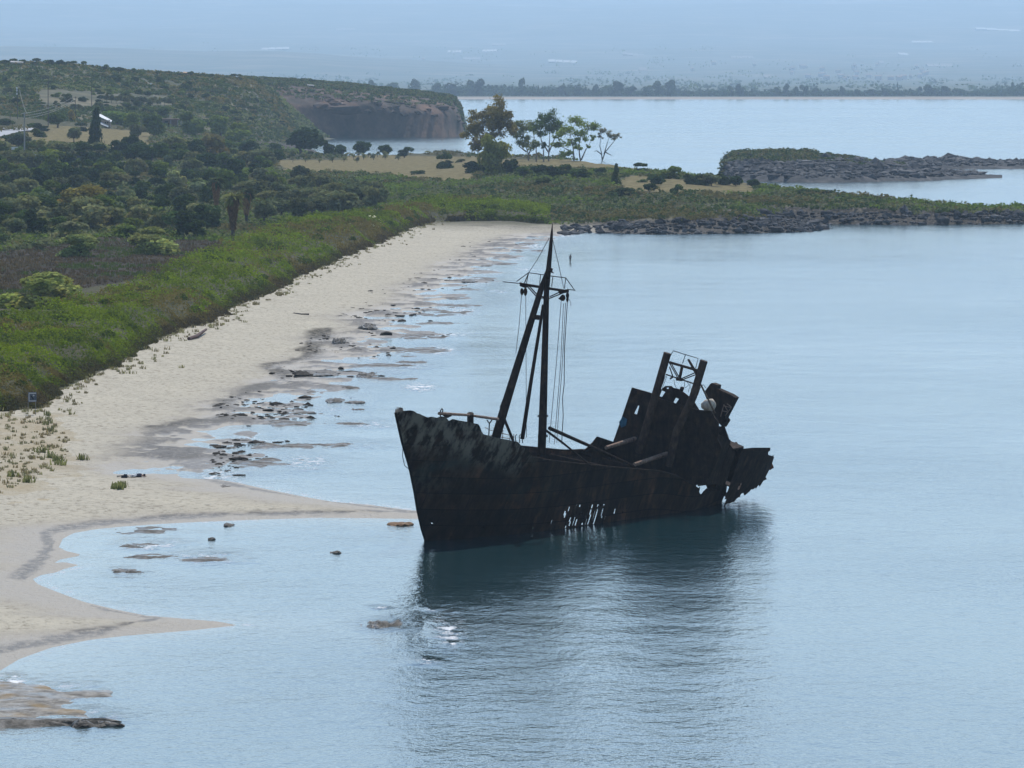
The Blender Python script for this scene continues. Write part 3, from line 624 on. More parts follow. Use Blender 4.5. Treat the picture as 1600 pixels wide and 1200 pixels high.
# bridge front, twisted over to port
def plate(name, outer, holes, off, mat, parent=None, label=None, **fix):
    loops = [[SP3(*p, **fix) for p in outer]]+[[SP3(*p, **fix) for p in h] for h in holes]
    tri = tessellate_polygon(loops); al = [p for l in loops for p in l]; n = len(al); o2 = Vector(off)*.5
    mb = MB(); fs = [t_ for t_ in tri]+[tuple(i+n for i in t_[::-1]) for t_ in tri]; b_ = 0
    for l in loops:
        k = len(l); fs += [(b_+i, b_+(i+1) % k, n+b_+(i+1) % k, n+b_+i) for i in range(k)]; b_ += k
    mb.add([p-o2 for p in al]+[p+o2 for p in al], fs); return part(name, mb, mat, parent, label)
br = empty('bridge', (0, 0, 0)); br.parent = ship
plate('front_wall', [(958.5,690),(972,652),(987.8,605.4),(1017,613.7),(1030,622),(1060,632),(1090,640),(1112,642),(1117,652),(1123,660),(1123,673),(1122,686),(1128,700),(1118,725),(1110,742),(1104,757),(1092,757),(1080,760),(1055,764),(1040,766),(1020,762),(985,748),(950,722)],
      [[(990.7,646),(996.8,633.5),(999.5,634),(995.6,648)], [(1004,690),(1007,689),(1006.5,691.5),(1003.5,692)]], AX*.15, M['rust'], br, u=43.5)
plate('wheelhouse_wall', [(1014,690),(1024,640),(1029,622),(1033,609),(1040,603),(1049,603),(1052,606),(1060,607.5),(1070,614),(1083,625),(1092,640),(1086,700)],
      [[(1030.3,619),(1034,609.6),(1040,612.5),(1034.5,620.5)], [(1052,628.5),(1056,621),(1061.5,623.3),(1056,631)], [(1041,606),(1045,605.5),(1046,607),(1042,608)]], AX*.15, M['rust'], br, u=44.1)
part('roof_beam', MB().tube([SP3(1047,606,u=44.6), SP3(1062,622,u=44.3)], .06, 5).tube([SP3(1058,608,u=44.6), SP3(1076,623,u=44.3)], .06, 5), M['tan_rust'], br)
part('roof_stub', MB().slab([SP3(1062,611,u=44.4), SP3(1065,604,u=44.4), SP3(1068,606,u=44.4), SP3(1065.5,613,u=44.4)], AX*.4), M['rust'], br)
plate('blue_patch', [(967,660),(973,651),(980,655),(978,665),(971,668)], [], AX*.04, M['blue'], br, 'flaking blue paint on the bridge front', u=43.38)
x = MB()
for a_, b_, w0, w1 in ((43.6,47.5,3.5,8.2),(47.5,49.5,3.2,7.0)):
    x.slab([SW(a_, 3.9, w0), SW(b_, 3.9, w0), SW(b_, 3.9, w1-.8), SW(a_+.2, 3.9, w1)], PV*.12)
part('side_wall', x, M['rust'], br)
x = MB(); x.slab([SW(43.6, -4.0, 3.4), SW(54, -4.0, 3.4), SW(54, -4.0, 4.6), SW(49, -4.0, 4.3), SW(43.6, -4.0, 5.2)], PV*.12); part('side_wall', x, M['rust'], br)
part('boat_deck', MB().slab([SW(44.2, -4, 6.3), SW(55, -4, 6.2), SW(53, 3.2, 6.2), SW(44.2, 3.8, 6.3)], ZZ*.12), M['rust'], br)
part('aft_wall', MB().slab([SW(54, -4, 2.8), SW(54, 3.6, 2.8), SW(53.5, 3, 6.2), SW(54, -4, 6.2)], AX*.12), M['rust'], br)
part('engine_casing', MB().slab([SW(47, -2, 6.3), SW(47, 2.0, 6.3), SW(47, 1.9, 7.3), SW(47, -2, 7.1)], AX*4.5), M['rust'], br)
kp = empty('kingpost_frame', (0, 0, 0)); kp.parent = ship
K = lambda px, py: SP3(px, py, u=42)
for a_ in ([(1043,551.5),(1025,614),(998,708)], [(1100,563.5),(1083,620),(1057,675),(1045,729)]):
    o = part('kingpost', MB().tube([K(*p) for p in a_],   .33, 14), M['light_rust'], kp, smooth=False)
x = MB().tube([K(1046,566), K(1089,578.5)], .12, 6).tube([K(1040.6,585), K(1083,599)], .06, 5)
for a_ in ([(1046,567),(1060,592)], [(1048.5,567),(1062.5,592)], [(1065,591.5),(1087,582)], [(1066,593.5),(1088,585)], [(1046,573),(1052,590)]): x.tube([K(*p) for p in a_], .05, 5)
x.tube([K(1066,572), K(1061.5,593)], .14, 6); x.tube([K(1075.5,561.5), K(1090,587), K(1089,600)], [.10,.13,.16], 6); x.tube([K(1047,592), K(1052,588.5)], .08, 5); x.tube([K(1057,592), K(1066,593)], .16, 6)
part('truss', x, M['light_rust'], kp)
part('top_rail', MB().tube([K(1047,557), K(1052,548), K(1071,554), K(1091,560), K(1087,575)], .035, 5).tube([K(1071,554), K(1066.5,568)], .035, 5), M['rust'], kp)
x = MB()
for a_ in ([(1053,593),(1054,600),(1057,607)], [(1070,596),(1069,606)], [(1074,597),(1078,604),(1075,613)], [(1071,606),(1079,599),(1080,612)], [(1040,587),(1031,612)], [(1042,587),(1033,612)]): part('rope', MB().tube([K(*p) for p in a_], .022, 4), M['rope'], kp)
part('stay_rod', MB().tube([K(1094.5,600), SP3(1117,645,u=46)], .085, 6), M['tan_rust'], kp)
# fallen funnel, tank and stern
fn = empty('funnel', (0, 0, 0)); fn.parent = ship
plate('funnel_casing', [(1103,613),(1112.5,600),(1115,598),(1124,601.5),(1123,606.7),(1144,616),(1151.7,621),(1135.4,652.5),(1138.5,656.7),(1132,667),(1123,657),(1114,640)], [], AX*.9, M['rust'], fn, u=50)
x = MB(); FU = lambda px, py: SP3(px, py, u=49.3)
for a_ in ([(1126,651),(1131,632)], [(1133,650),(1143,636)], [(1131,634),(1143,637)], [(1129,642),(1138,644)], [(1136,631),(1143,636)], [(1131,632),(1137,642)]): x.tube([FU(*p) for p in a_], .035, 4)
part('ladder', x, M['tan_rust'], fn)
p0, p1 = SP3(1097,634,u=47.3), SP3(1115,632.5,u=47.3); dv = (p1-p0).normalized()
part('tank', MB().tube([p0, p0+dv*.35, p0+dv*.36, p1-dv*.1, p1+dv*.12], [.25,.5,.5,.52,.25], 16), M['cream'], label='cream coloured tank beside the funnel', smooth=True)
part('bent_pipe', MB().tube([SP3(1090,618,u=47), SP3(1094,606,u=47), SP3(1099,601,u=47), SP3(1103,606,u=47)], .03, 5), M['rope'])
plate('buckled_plate', [(1121,666),(1132,666),(1143,697),(1137,695),(1130,700),(1124,684)], [[(1122.5,688),(1125,687),(1128.5,697.5)]], AX*.12, M['rust'], u=52)
CV = [(50,4.25,704,786),(53,4.3,704,779),(56,4.2,707,771),(58.5,3.8,711,760),(61,3.2,714,759),(63.3,2.3,716,757.5),(65.3,1,714,756),(66,0,708,752),(65,-1.8,702,748),(61,-3.6,700,742),(56,-4.2,700,748)]
def wat(u, v, py):
    w = 3.
    for _ in range(12):
        e_ = proj(*SW(u, v, w))[1]-py; w += e_/18.
    return w
cu = np.linspace(0, len(CV)-1, 70); gu, gv, gt, gb = [np.interp(cu, np.arange(len(CV)), [c[i] for c in CV]) for i in range(4)]
mb = MB(); nr = 9
for i in range(70):
    wt_, wb_ = wat(gu[i], gv[i], gt[i])+(float(vn(np.array(i*.45), np.array(3.)))-.5)*.25, wat(gu[i], gv[i], gb[i])+(float(vn(np.array(i*.33), np.array(8.)))-.5)*.9+rr_.uniform(-.1, .1)
    for j in range(nr):
        t_ = j/(nr-1); k = 1-.08*(1-t_)**2
        mb.v.append(tuple(SW(56+(gu[i]-56)*k, gv[i]*k, wb_+(wt_-wb_)*t_)))
for i in range(69):
    for j in range(nr-1):
        if (i*7+j*3) % 41 == 0 and j < 3: continue
        mb.f.append((i*nr+j, (i+1)*nr+j, (i+1)*nr+j+1, i*nr+j+1))
part('stern_counter', mb, M['rust'], smooth=False)
part('stern_deck', MB().slab([SW(54, -3.8, 2.7), SW(62, -3.3, 2.8), SW(66.5, -.5, 2.8), SW(62.5, 2.6, 2.6), SW(54, 3.6, 2.4)], ZZ*.1), M['rust'])
plate('stern_bulwark', [(1149,702.5),(1177,699.4),(1203,699.4),(1202.5,704.6),(1200,705.6),(1198,714),(1191.7,717),(1158,713)], [], PV*.1, M['rust'], v=-.6)
plate('torn_plate', [(1192,714),(1199,716.5),(1205,721),(1209,730.6),(1203,734.8),(1200,730),(1195,728)], [], AX*.1, M['orange_rust'], None, 'orange rusted plate torn outward at the stern', u=66)
for pts_ in ([(1131,766),(1136,771),(1133,776),(1129,772)], [(1137,768),(1141,775),(1139,778),(1135,771)], [(1150,760),(1160,760),(1161.5,768),(1157,772),(1152,768)], [(1154,770),(1156,770),(1156,777),(1153.5,777)], [(1103,757),(1136,755),(1134,771),(1127,777),(1122,784),(1112,791),(1104,792),(1098,786),(1103,776),(1107,766)], [(1164,757),(1171,757),(1168,763)], [(1184,754),(1190,755),(1187,760)]):
    plate('hanging_plate', pts_, [], AX*.15, M['rust'], u=58)
for pts_ in ([(1128,702),(1146,691),(1150,694),(1134,706)], [(1143,696),(1150,690.5),(1152.5,694),(1147,698)], [(1138,703),(1146,706),(1156,714),(1150,716)], [(1162,713),(1176,711),(1185,716),(1168,718)]):
    plate('debris', pts_, [], AX*.3, M['tan_rust'] if pts_[0][0] > 1150 else M['rust'], u=56)
plate('poop_plate', [(908,707),(918,699),(927,690),(933,682),(957,690),(985,706),(1010,735),(985,742),(925,716)], [], PV*.1, M['rust'], v=-4.3)
plate('hatch_board', [(930,719),(942,720),(948,733),(936,733)], [], AX*.1, M['tan_rust'], u=38.5)
for k in range(26):      # frames left standing inside the hull
    u = 9.5+k*1.24
    x = MB().tube([SW(u, hbreadth(u, w)-.14, w) for w in np.linspace(-1.2, wtop(u)-1.1, 8)], .07, 5); part('frame', x, M['rust'])
# ---------------------------------------------------------------- foliage
def leafquads(P_, Nn, size, col, aspect=1.0, along=None):
    """one small leaf clump (a bent diamond) per point"""
    n = len(P_); Nn = Nn/np.maximum(np.linalg.norm(Nn, axis=1, keepdims=True), 1e-6)
    rnd_ = rng.normal(size=(n, 3)) if along is None else np.asarray(along)+rng.normal(size=(n, 3))*.25
    t1 = np.cross(Nn, rnd_); t1 /= np.maximum(np.linalg.norm(t1, axis=1, keepdims=True), 1e-6); t2 = np.cross(Nn, t1)
    s_ = (np.asarray(size)*rng.uniform(.6, 1.3, n))[:, None]
    V = np.stack([P_+t1*s_, P_+t2*s_*aspect+Nn*s_*.25, P_-t1*s_, P_-t2*s_*aspect-Nn*s_*.15], 1).reshape(-1, 3)
    F_ = np.arange(n*4).reshape(n, 4); C_ = np.repeat(col, 4, axis=0)
    return V, F_, C_
def domes(C0, R0, k, leaf, col, zmin=-.25, jit=.5, cj=.25, aspect=1.0, along=None):
    n = len(C0); C1 = np.repeat(C0, k, 0); R1 = np.repeat(R0, k, 0); m_ = n*k
    z = rng.uniform(zmin, 1, m_); ph = rng.uniform(0, 2*np.pi, m_); q = np.sqrt(1-z*z)
    D = np.stack([q*np.cos(ph), q*np.sin(ph), z], -1)
    P_ = C1+D*R1*rng.uniform(.72, 1.1, (m_, 1))
    Nn = D/R1; Nn /= np.linalg.norm(Nn, axis=1, keepdims=True); Nn = Nn+rng.normal(size=(m_, 3))*jit
    cc = np.repeat(col, k, 0)*rng.uniform(1-cj, 1+cj, (m_, 1))
    return leafquads(P_, Nn, np.repeat(leaf, k) if np.ndim(leaf) else np.full(m_, leaf), cc, aspect, along)+(D,)
GREENS = dict(dark=(.035,.055,.022), olive=(.095,.11,.07), grey=(.12,.135,.085), mid=(.07,.10,.03), bright=(.085,.13,.03), yellow=(.15,.125,.04), light=(.15,.18,.08), brown=(.085,.08,.042), euc=(.10,.12,.045), eucb=(.125,.11,.05), eucm=(.08,.12,.035))
def crown_mesh(name, seed, base, n_lobes=9, n_leaf=1300, leaf=.05, flat=.8, shape='round', low=.12):
    r = np.random.default_rng(seed); L_ = []; Rr = []; cs = []
    for i in range(n_lobes):
        a_ = r.uniform(0, 2*math.pi); t_ = math.sqrt(r.uniform(0, 1)); z = r.uniform(low+.18, .82) if shape != 'shrub' else r.uniform(.06, .78)
        if shape == 'round': rad = .5*math.sqrt(max(.05, 1-((z-.48)/.55)**2))*.62
        elif shape == 'shrub': rad = .5*math.sqrt(max(.05, 1-(z/.95)**2))*.7
        elif shape == 'cone': z = i/(n_lobes-1)*.86+.06; rad = .34*(1-z)+.02; t_ = r.uniform(0, .8)
        s_ = r.uniform(.15, .26) if shape != 'cone' else .08+.20*(1-z)
        L_.append((rad*t_*math.cos(a_), rad*t_*math.sin(a_), z)); Rr.append((s_, s_, s_*flat)); cs.append(np.array(base)*r.uniform(.72, 1.3)*np.array([r.uniform(.9, 1.12), 1, r.uniform(.85, 1.1)]))
    k = n_leaf//n_lobes
    V, F_, C_, _ = domes(np.array(L_), np.array(Rr), k, leaf, np.array(cs), zmin=-.7, jit=.7)
    V[:, 2] = np.clip(V[:, 2], .015, 1.08)
    return mesh_np(name, V, F_, M['leaf'], col=C_)
def trunk_mesh(name, seed, top=.45, r0=.035, mat='bark', forks=4, spread=.22):
    rr2 = random.Random(seed); mb = MB()
    s_ = [(0, 0, -.06), (rr2.uniform(-.02, .02), rr2.uniform(-.02, .02), top*.35), (rr2.uniform(-.04, .04), rr2.uniform(-.03, .03), top*.6)]
    mb.tube(s_, [r0*1.3, r0, r0*.8], 7)
    for k in range(forks):
        a_ = k*2*math.pi/forks+rr2.uniform(-.4, .4)
        e_ = (spread*math.cos(a_), spread*math.sin(a_), top+rr2.uniform(0, .25)); mid = tuple((s_[2][i]*.5+e_[i]*.5)+(0, 0, .03)[i] for i in range(3))
        mb.tube([s_[2], mid, e_], [r0*.7, r0*.45, r0*.2], 6)
    return mb.mesh(name, M[mat])
PROTO = {}
def proto(kind):
    if kind in PROTO: return PROTO[kind]
    spec = dict(dark=('dark', 'round', 10, 1300), olive=('olive', 'round', 10, 1200), grey=('grey', 'shrub', 9, 1200), mid=('mid', 'round', 10, 1300), bright=('bright', 'shrub', 9, 1400), yellow=('yellow', 'shrub', 12, 2200),
                light=('light', 'shrub', 16, 3600), bush=('dark', 'shrub', 8, 800), bushmid=('mid', 'shrub', 8, 800), brown=('brown', 'shrub', 8, 900), cypress=('dark', 'cone', 14, 2000), small=('olive', 'round', 5, 260), far=('dark', 'round', 9, 800), farcyp=('dark', 'cone', 9, 500), weep=('euc', 'shrub', 16, 3200))[kind]
    PROTO[kind] = [(crown_mesh('crown', 100*len(PROTO)+i, GREENS[spec[0]], spec[2], spec[3], leaf=.052 if spec[3] < 2000 else .034, shape=spec[1], low=(.22 if kind in ('olive', 'small') else .05)), trunk_mesh('trunk', 7*i+len(PROTO), top=.5 if spec[1] == 'round' else .3)) for i in range(4)]
    return PROTO[kind]
tr = random.Random(11)
def place(px, py, hp, wp, kind, label, group=None, cat='tree', name=None, parts=True, sink=.05, loc=None):
    if cat == 'bush' and sink < .1: sink = .2
    p = loc or hit(px, py); s_ = ppm(p.y); h, w = hp/s_, wp/s_
    cm, tm = tr.choice(proto(kind)); rz = tr.uniform(0, 6.28)
    if parts:
        o = empty(name or 'tree', p-Vector((0, 0, h*sink)), rz)
        c = link('crown', cm, o); c.scale = (w, w, h); t_ = link('trunk', tm, o); t_.scale = (w, w, h)
    else:
        o = link(name or 'tree', cm); o.location = p-Vector((0, 0, h*sink)); o.rotation_euler = (0, 0, rz); o.scale = (w, w, h)
    tag(o, label, cat, group); return o
def scatter(P_, n, mind, seed, ok=None):
    r = random.Random(seed); xs_ = [p[0] for p in P_]; ys_ = [p[1] for p in P_]; out = []; tries = 0
    while len(out) < n and tries < n*60:
        tries += 1; x, y = r.uniform(min(xs_), max(xs_)), r.uniform(min(ys_), max(ys_))
        if not bool(inpoly(np.array(x), np.array(y), P_)): continue
        if any(((x-a_)/1.0)**2+((y-b_)*2.2)**2 < mind**2 for a_, b_ in out): continue
        out.append((x, y))
    return out
# --- the wood on the plain behind the beach
WOOD = [(-60,300),(60,282),(110,276),(230,262),(300,258),(380,272),(470,290),(560,306),(600,330),(540,342),(470,350),(380,366),(330,380),(180,374),(60,372),(-60,400)]
for (x, y) in sorted(scatter(WOOD, 135, 23, 3), key=lambda q: q[1]):
    if 322 < x < 402 and y > 322: continue
    far_k = (y-260)/120.; h = tr.uniform(26, 44)*(.75+.5*far_k); w = h*tr.uniform(1.1, 1.7)
    band = 'olive' if (x > 380 and y > 300) else tr.choice(['dark', 'dark', 'mid', 'olive', 'grey'])
    lab = {'dark':'dark green tree packed in the wood behind the beach scrub', 'mid':'mid green tree packed in the wood behind the beach scrub', 'olive':'grey green olive tree in the grove behind the beach scrub', 'grey':'silvery low tree packed in the wood behind the beach scrub'}[band]
    place(x, y, h, w, band, lab, {'dark':'dark trees of the wood', 'mid':'mid green trees of the wood', 'olive':'olive trees of the grove', 'grey':'silvery trees of the wood'}[band], name='olive_tree' if band == 'olive' else 'tree')
for x, y, h, w, k, lab, nm in [
  (228,398,50,108,'light','wide pale green shrub tree at the back of the brown meadow','shrub_tree'),(122,402,40,76,'light','pale green shrub tree left of the widest one behind the meadow','shrub_tree'),(112,380,42,74,'grey','grey green shrub standing behind the pale meadow shrub','shrub_tree'),
  (62,482,66,150,'light','big pale green shrub tree at the left edge in front of the meadow','shrub_tree'),(8,384,34,40,'light','pale green shrub cut by the left edge above the meadow','shrub_tree'),(2,520,40,40,'light','pale green shrub at the left edge behind the dune scrub','shrub_tree'),
  (125,340,60,92,'yellow','yellow brown tree standing out in the dark wood','tree'),(62,392,18,36,'grey','small grey green bush in the meadow','bush'),(245,396,26,40,'light','low pale green bush right against the widest meadow shrub','bush'),
  (150,238,74,40,'cypress','dark conical cypress in front of the white roofed house','cypress_tree'),(470,244,50,78,'dark','big dark round tree above the orchard rows','tree'),
  (300,214,42,52,'mid','dark green tree beside the flat roofed brown house','tree'),(345,214,36,44,'mid','bright green rounded tree uphill of the big dark tree','tree'),(372,226,36,52,'mid','green tree between the flat roofed house and the big dark tree','tree'),
  (183,196,28,46,'bright','light green tree behind the white roofed house','tree'),(205,202,28,34,'mid','round green tree right of the white roofed house','tree'),(240,215,40,44,'mid','leafy tree in front of the flat roofed house','tree'),(112,190,22,14,'yellow','thin yellow green tree near the road','tree'),
  (116,224,26,26,'olive','small olive tree with open crown in the dry field','olive_tree'),(216,222,28,30,'olive','open crowned tree right of the cypress','olive_tree'),(90,200,26,38,'dark','dark tree beside the road bend','tree'),(325,250,48,60,'brown','brownish tree above the palms','tree'),(270,245,36,50,'olive','grey tree right of the low red roofed shed','tree'),(410,264,32,52,'olive','round olive tree at the corner of the dry field','olive_tree'),
  (692,264,30,34,'dark','dark bush alone at the left of the eucalyptus field','bush'),(653,273,12,26,'bush','small dark bush on the near edge of the dry field','bush'),
  (772,276,78,58,'weep','drooping green tree in front of the tallest eucalyptus','tree'),(963,290,36,22,'cypress','narrow dark cypress like shrub right of the eucalyptus group','cypress_tree')]:
    place(x, y, h, w, k, lab, None, 'tree' if 'tree' in nm else 'bush', nm)
for x, y, h, w in [(512,244,28,34),(535,246,22,26),(568,246,28,34),(600,246,22,26),(632,247,19,28)]:
    place(x, y, h, w, 'dark', 'dark bushy tree in the row along the water above the orchard', 'trees along the far edge of the orchard')
for r_, (y, x0, x1, n) in enumerate([(246,432,600,14),(250,436,620,12),(254,440,560,7)]):
    for k in range(n): place(x0+(x1-x0)*k/(n-1)+tr.uniform(-3, 3), y+tr.uniform(-.7, .7), tr.uniform(8, 12), tr.uniform(9, 14), 'small', 'small young olive tree in the orchard rows on dry grass', 'young olive trees of the orchard', name='olive_tree')
# --- trees around the houses
for (x, y) in sorted(scatter([(-40,232),(60,236),(110,246),(220,240),(440,250),(420,272),(300,262),(210,258),(120,270),(-40,285)], 46, 22, 5), key=lambda q: q[1]):
    h = tr.uniform(22, 36); k = tr.choice(['dark', 'dark', 'mid', 'olive'])
    place(x, y, h, h*tr.uniform(1.1, 1.6), k, {'dark':'dark tree in the gardens around the houses', 'mid':'mid green tree in the gardens around the houses', 'olive':'greyish tree in the gardens around the houses'}[k], {'dark':'dark garden trees', 'mid':'mid green garden trees', 'olive':'greyish garden trees'}[k])
for x, y in ((10,196),(62,205),(130,205),(255,182),(20,222),(330,200),(395,232),(430,236),(60,215)):
    place(x, y, tr.uniform(14, 24), tr.uniform(24, 36), 'dark', 'dark bush by the road and fields on the slope', 'bushes by the road', 'bush', 'bush')
# --- olive row and trees on the hill, trees on its skyline
for k in range(17): place(168+k*6.4+tr.uniform(-1, 1), 162+k*.25, tr.uniform(11, 15), tr.uniform(9, 13), 'olive', 'olive tree in the straight row across the hill', 'olive row on the hill', name='olive_tree')
for (x, y) in sorted(scatter([(-30,112),(100,116),(200,126),(330,140),(420,160),(480,196),(440,210),(300,182),(170,178),(60,176),(-30,176)], 120, 11, 8), key=lambda q: q[1]):
    h = tr.uniform(8, 14); place(x, y, h, h*tr.uniform(1.2, 1.9), tr.choice(['bush', 'bushmid', 'dark', 'olive']), 'round dark bush or small tree on the scrubby hillside', 'bushes on the hillside', 'bush', 'bush', parts=False)
for x, h, w in [(6,10,22),(22,12,22),(38,12,18),(58,14,26),(82,13,28),(96,13,18),(112,12,22),(131,14,18),(142,9,14),(163,13,18),(178,9,14),(188,10,18),(206,11,17),(244,8,16),(264,8,17),(281,6,14),(300,11,16),(318,7,16),(331,9,22),(352,7,14),(369,12,22),(395,6,14),(431,7,16)]:
    ys = np.interp(x, HILL['u'], HILL['py'].min(0)); place(x, ys+2.2, h, w, 'dark', 'dark rounded tree on the skyline of the hill', 'trees on the hill skyline', parts=False, sink=.24)
for x, h, w in [(462,7,22),(484,6,20),(500,8,26),(516,8,24),(538,6,22),(560,6,20),(585,6,18),(604,8,20),(622,5,16),(650,6,18),(672,6,18),(690,8,22),(703,6,14)]:
    ys = np.interp(x, CLIFF['u'], CLIFF['py'].min(0)); place(x, ys+2.0, h, w, 'bush', 'low dark bush along the cliff top', 'bushes on the cliff top', 'bush', 'bush', parts=False)
# --- bushes of the headland
for x, y, h, w, k in [(740,270,24,36,'dark'),(758,274,34,38,'dark'),(800,274,34,40,'dark'),(820,277,22,40,'mid'),(845,276,24,40,'dark'),(868,280,26,44,'dark'),(890,277,26,40,'mid'),(910,281,24,44,'dark'),(935,274,16,26,'dark'),(947,288,12,20,'bushmid'),(918,301,17,34,'brown'),(974,306,18,56,'bush'),(850,293,20,44,'bush'),
   (1000,270,20,34,'dark'),(1015,300,18,28,'dark'),(1022,290,20,32,'dark'),(1046,280,26,44,'mid'),(1078,288,22,32,'dark'),(1095,290,22,30,'dark'),(1112,292,26,38,'olive'),(1128,290,22,30,'dark'),(1150,292,22,28,'dark'),(1176,293,17,26,'dark'),(1055,306,24,24,'dark'),(1200,300,12,34,'bushmid'),(1230,300,13,40,'bushmid'),(1262,303,12,40,'bush'),(1290,306,12,36,'bushmid'),(1355,318,12,30,'bushmid'),(1375,320,10,26,'bush'),(1005,285,12,22,'bushmid'),(870,302,9,20,'bushmid'),(700,256,8,18,'bush'),(720,254,7,20,'bush')]:
    place(x, y, h, w, k, 'rounded dark bush on the dry headland among the eucalyptus and rocks', 'bushes on the headland', 'bush', 'bush')
# --- eucalyptus group: bare limbs carrying separate leaf clumps
def euc(base, clumps, stems, lab, kind='euc', dens=170, rad=.9, name='eucalyptus_tree'):
    p = hit(*base); s_ = ppm(p.y); r = np.random.default_rng(int(base[0]))
    X0 = lambda px, py, dy=0: Vector(((px-base[0])/s_, dy, (base[1]-py)/s_))
    o = empty(name, p); tag(o, lab, 'tree', None)
    mb = MB()
    for st in stems:
        pts = [X0(*q) for q in st]; k = len(pts)
        for i, q in enumerate(pts): q.y += .25*i*math.sin(st[-1][0])
        mb.tube(pts, [max(.05, .30*(1-i/(k-.4))) for i in range(k)], 6)
    Ps, cs = [], []; rad = rad*1.2
    for cx, cy, cr in clumps:
        c = X0(cx, cy, float(r.uniform(-1, 1))*3.0); rm = cr/s_*rad
        near_ = min((X0(*q) for st in stems for q in st), key=lambda q: (q-c).length if q.z < c.z+.3 else 99)
        mb.tube([near_, near_*.5+c*.5+Vector((0, 0, .25)), c], [.11, .07, .03], 5)
        for _ in range(7):       # sprays of leaves hanging around the limb end
            d_ = r.normal(size=3)*rm*np.array([.50, .50, .36]); k = int(dens*2.3*(cr/10.)**1.3/7)+8
            Ps.append(np.array(c)+d_+r.normal(size=(k, 3))*rm*np.array([.27, .27, .19])); cs.append(np.repeat(np.array([GREENS[kind]])*r.uniform(.65, 1.4), k, 0))
    Ps = np.concatenate(Ps); cs = np.concatenate(cs)*r.uniform(.8, 1.2, (len(Ps), 1)); V, F_, C_ = leafquads(Ps, r.normal(size=Ps.shape)+np.array([0, 0, .5]), np.full(len(Ps), .25), cs)
    mb.build('trunk', M['palebark'], o); link('crown', mesh_np('crown', V, F_, M['leaf'], col=C_), o); return o
ec = lambda L_: [(700+a_*.1875, 140+b_*.1875, c_*.1875) for a_, b_, c_ in L_]
es = lambda L_: [[(700+a_*.1875, 140+b_*.1875) for a_, b_ in s_] for s_ in L_]
euc((764,268), ec([(230,220,62),(215,290,50),(400,150,78),(360,190,60),(470,210,70),(520,215,40),(330,260,70),(430,280,80),(170,350,62),(130,370,35),(260,350,60),(400,340,80),(240,450,52),(215,490,40),(310,440,60),(500,300,50),(540,340,40),(420,230,60)]), es([[(345,690),(350,520),(360,380),(400,250),(400,130)],[(350,560),(280,430),(235,300),(230,200)],[(360,420),(450,330),(480,230)],[(300,460),(240,460)]]), 'tallest eucalyptus with broken crown, leftmost of the shore group', 'eucb', 260)
euc((826,251), ec([(580,340,55),(560,300,40),(640,310,60),(700,330,50),(620,440,45),(690,450,52),(570,390,42),(735,460,28),(660,400,30)]), es([[(672,600),(670,540),(650,470),(630,380),(620,320)],[(670,545),(700,480),(720,400),(700,330)],[(655,520),(600,480),(575,420)]]), 'open crowned eucalyptus between the tallest and the round topped one', 'euc')
euc((857,252), ec([(830,230,74),(780,240,40),(900,270,56),(930,290,30),(780,320,62),(850,330,64),(740,300,42),(880,330,50),(760,370,30)]), es([[(838,605),(840,530),(845,440),(850,340),(840,240)],[(838,530),(870,450),(900,380),(905,300)],[(835,520),(780,430),(765,360)]]), 'round topped eucalyptus with slender forked trunk in the middle of the group', 'eucm')
euc((906,252), ec([(1070,262,62),(1180,300,60),(1220,320,30),(1000,330,66),(940,360,36),(1120,370,50),(930,460,38),(900,470,24),(1000,440,42),(990,530,42),(960,540,26),(1090,490,30),(1110,410,34),(920,400,28),(1210,410,22),(1165,480,14)]), es([[(1105,605),(1095,540),(1090,470),(1110,380),(1170,310)],[(1050,600),(1048,540),(1040,470),(1020,390),(1060,280)],[(1110,590),(1150,500),(1165,485)],[(1048,545),(990,500),(930,470)]]), 'broad twin stemmed eucalyptus with gaps in its crown', 'eucm')
euc((942,251), ec([(1290,345,30),(1340,370,30),(1390,385,30),(1425,385,18),(1265,380,20),(1360,400,20),(1270,340,20)]), es([[(1285,590),(1280,530),(1265,470),(1275,380),(1290,340)],[(1285,590),(1310,520),(1360,460),(1400,410),(1420,390)],[(1280,540),(1240,510),(1215,515)],[(1310,520),(1345,540),(1370,550)],[(1300,540),(1320,470),(1345,390)]]), 'sparse half bare eucalyptus, rightmost of the group', 'eucb', 110)
for bx, sx_ in ((838,735),(849,797)):
    euc((bx,253), ec([(sx_+5,460,24),(sx_-10,480,16)]), es([[(sx_,605),(sx_,540),(sx_+4,470)]]), 'thin sapling beside the %s eucalyptus trunk' % ('round topped' if sx_ > 760 else 'open crowned'), 'dark', 90)
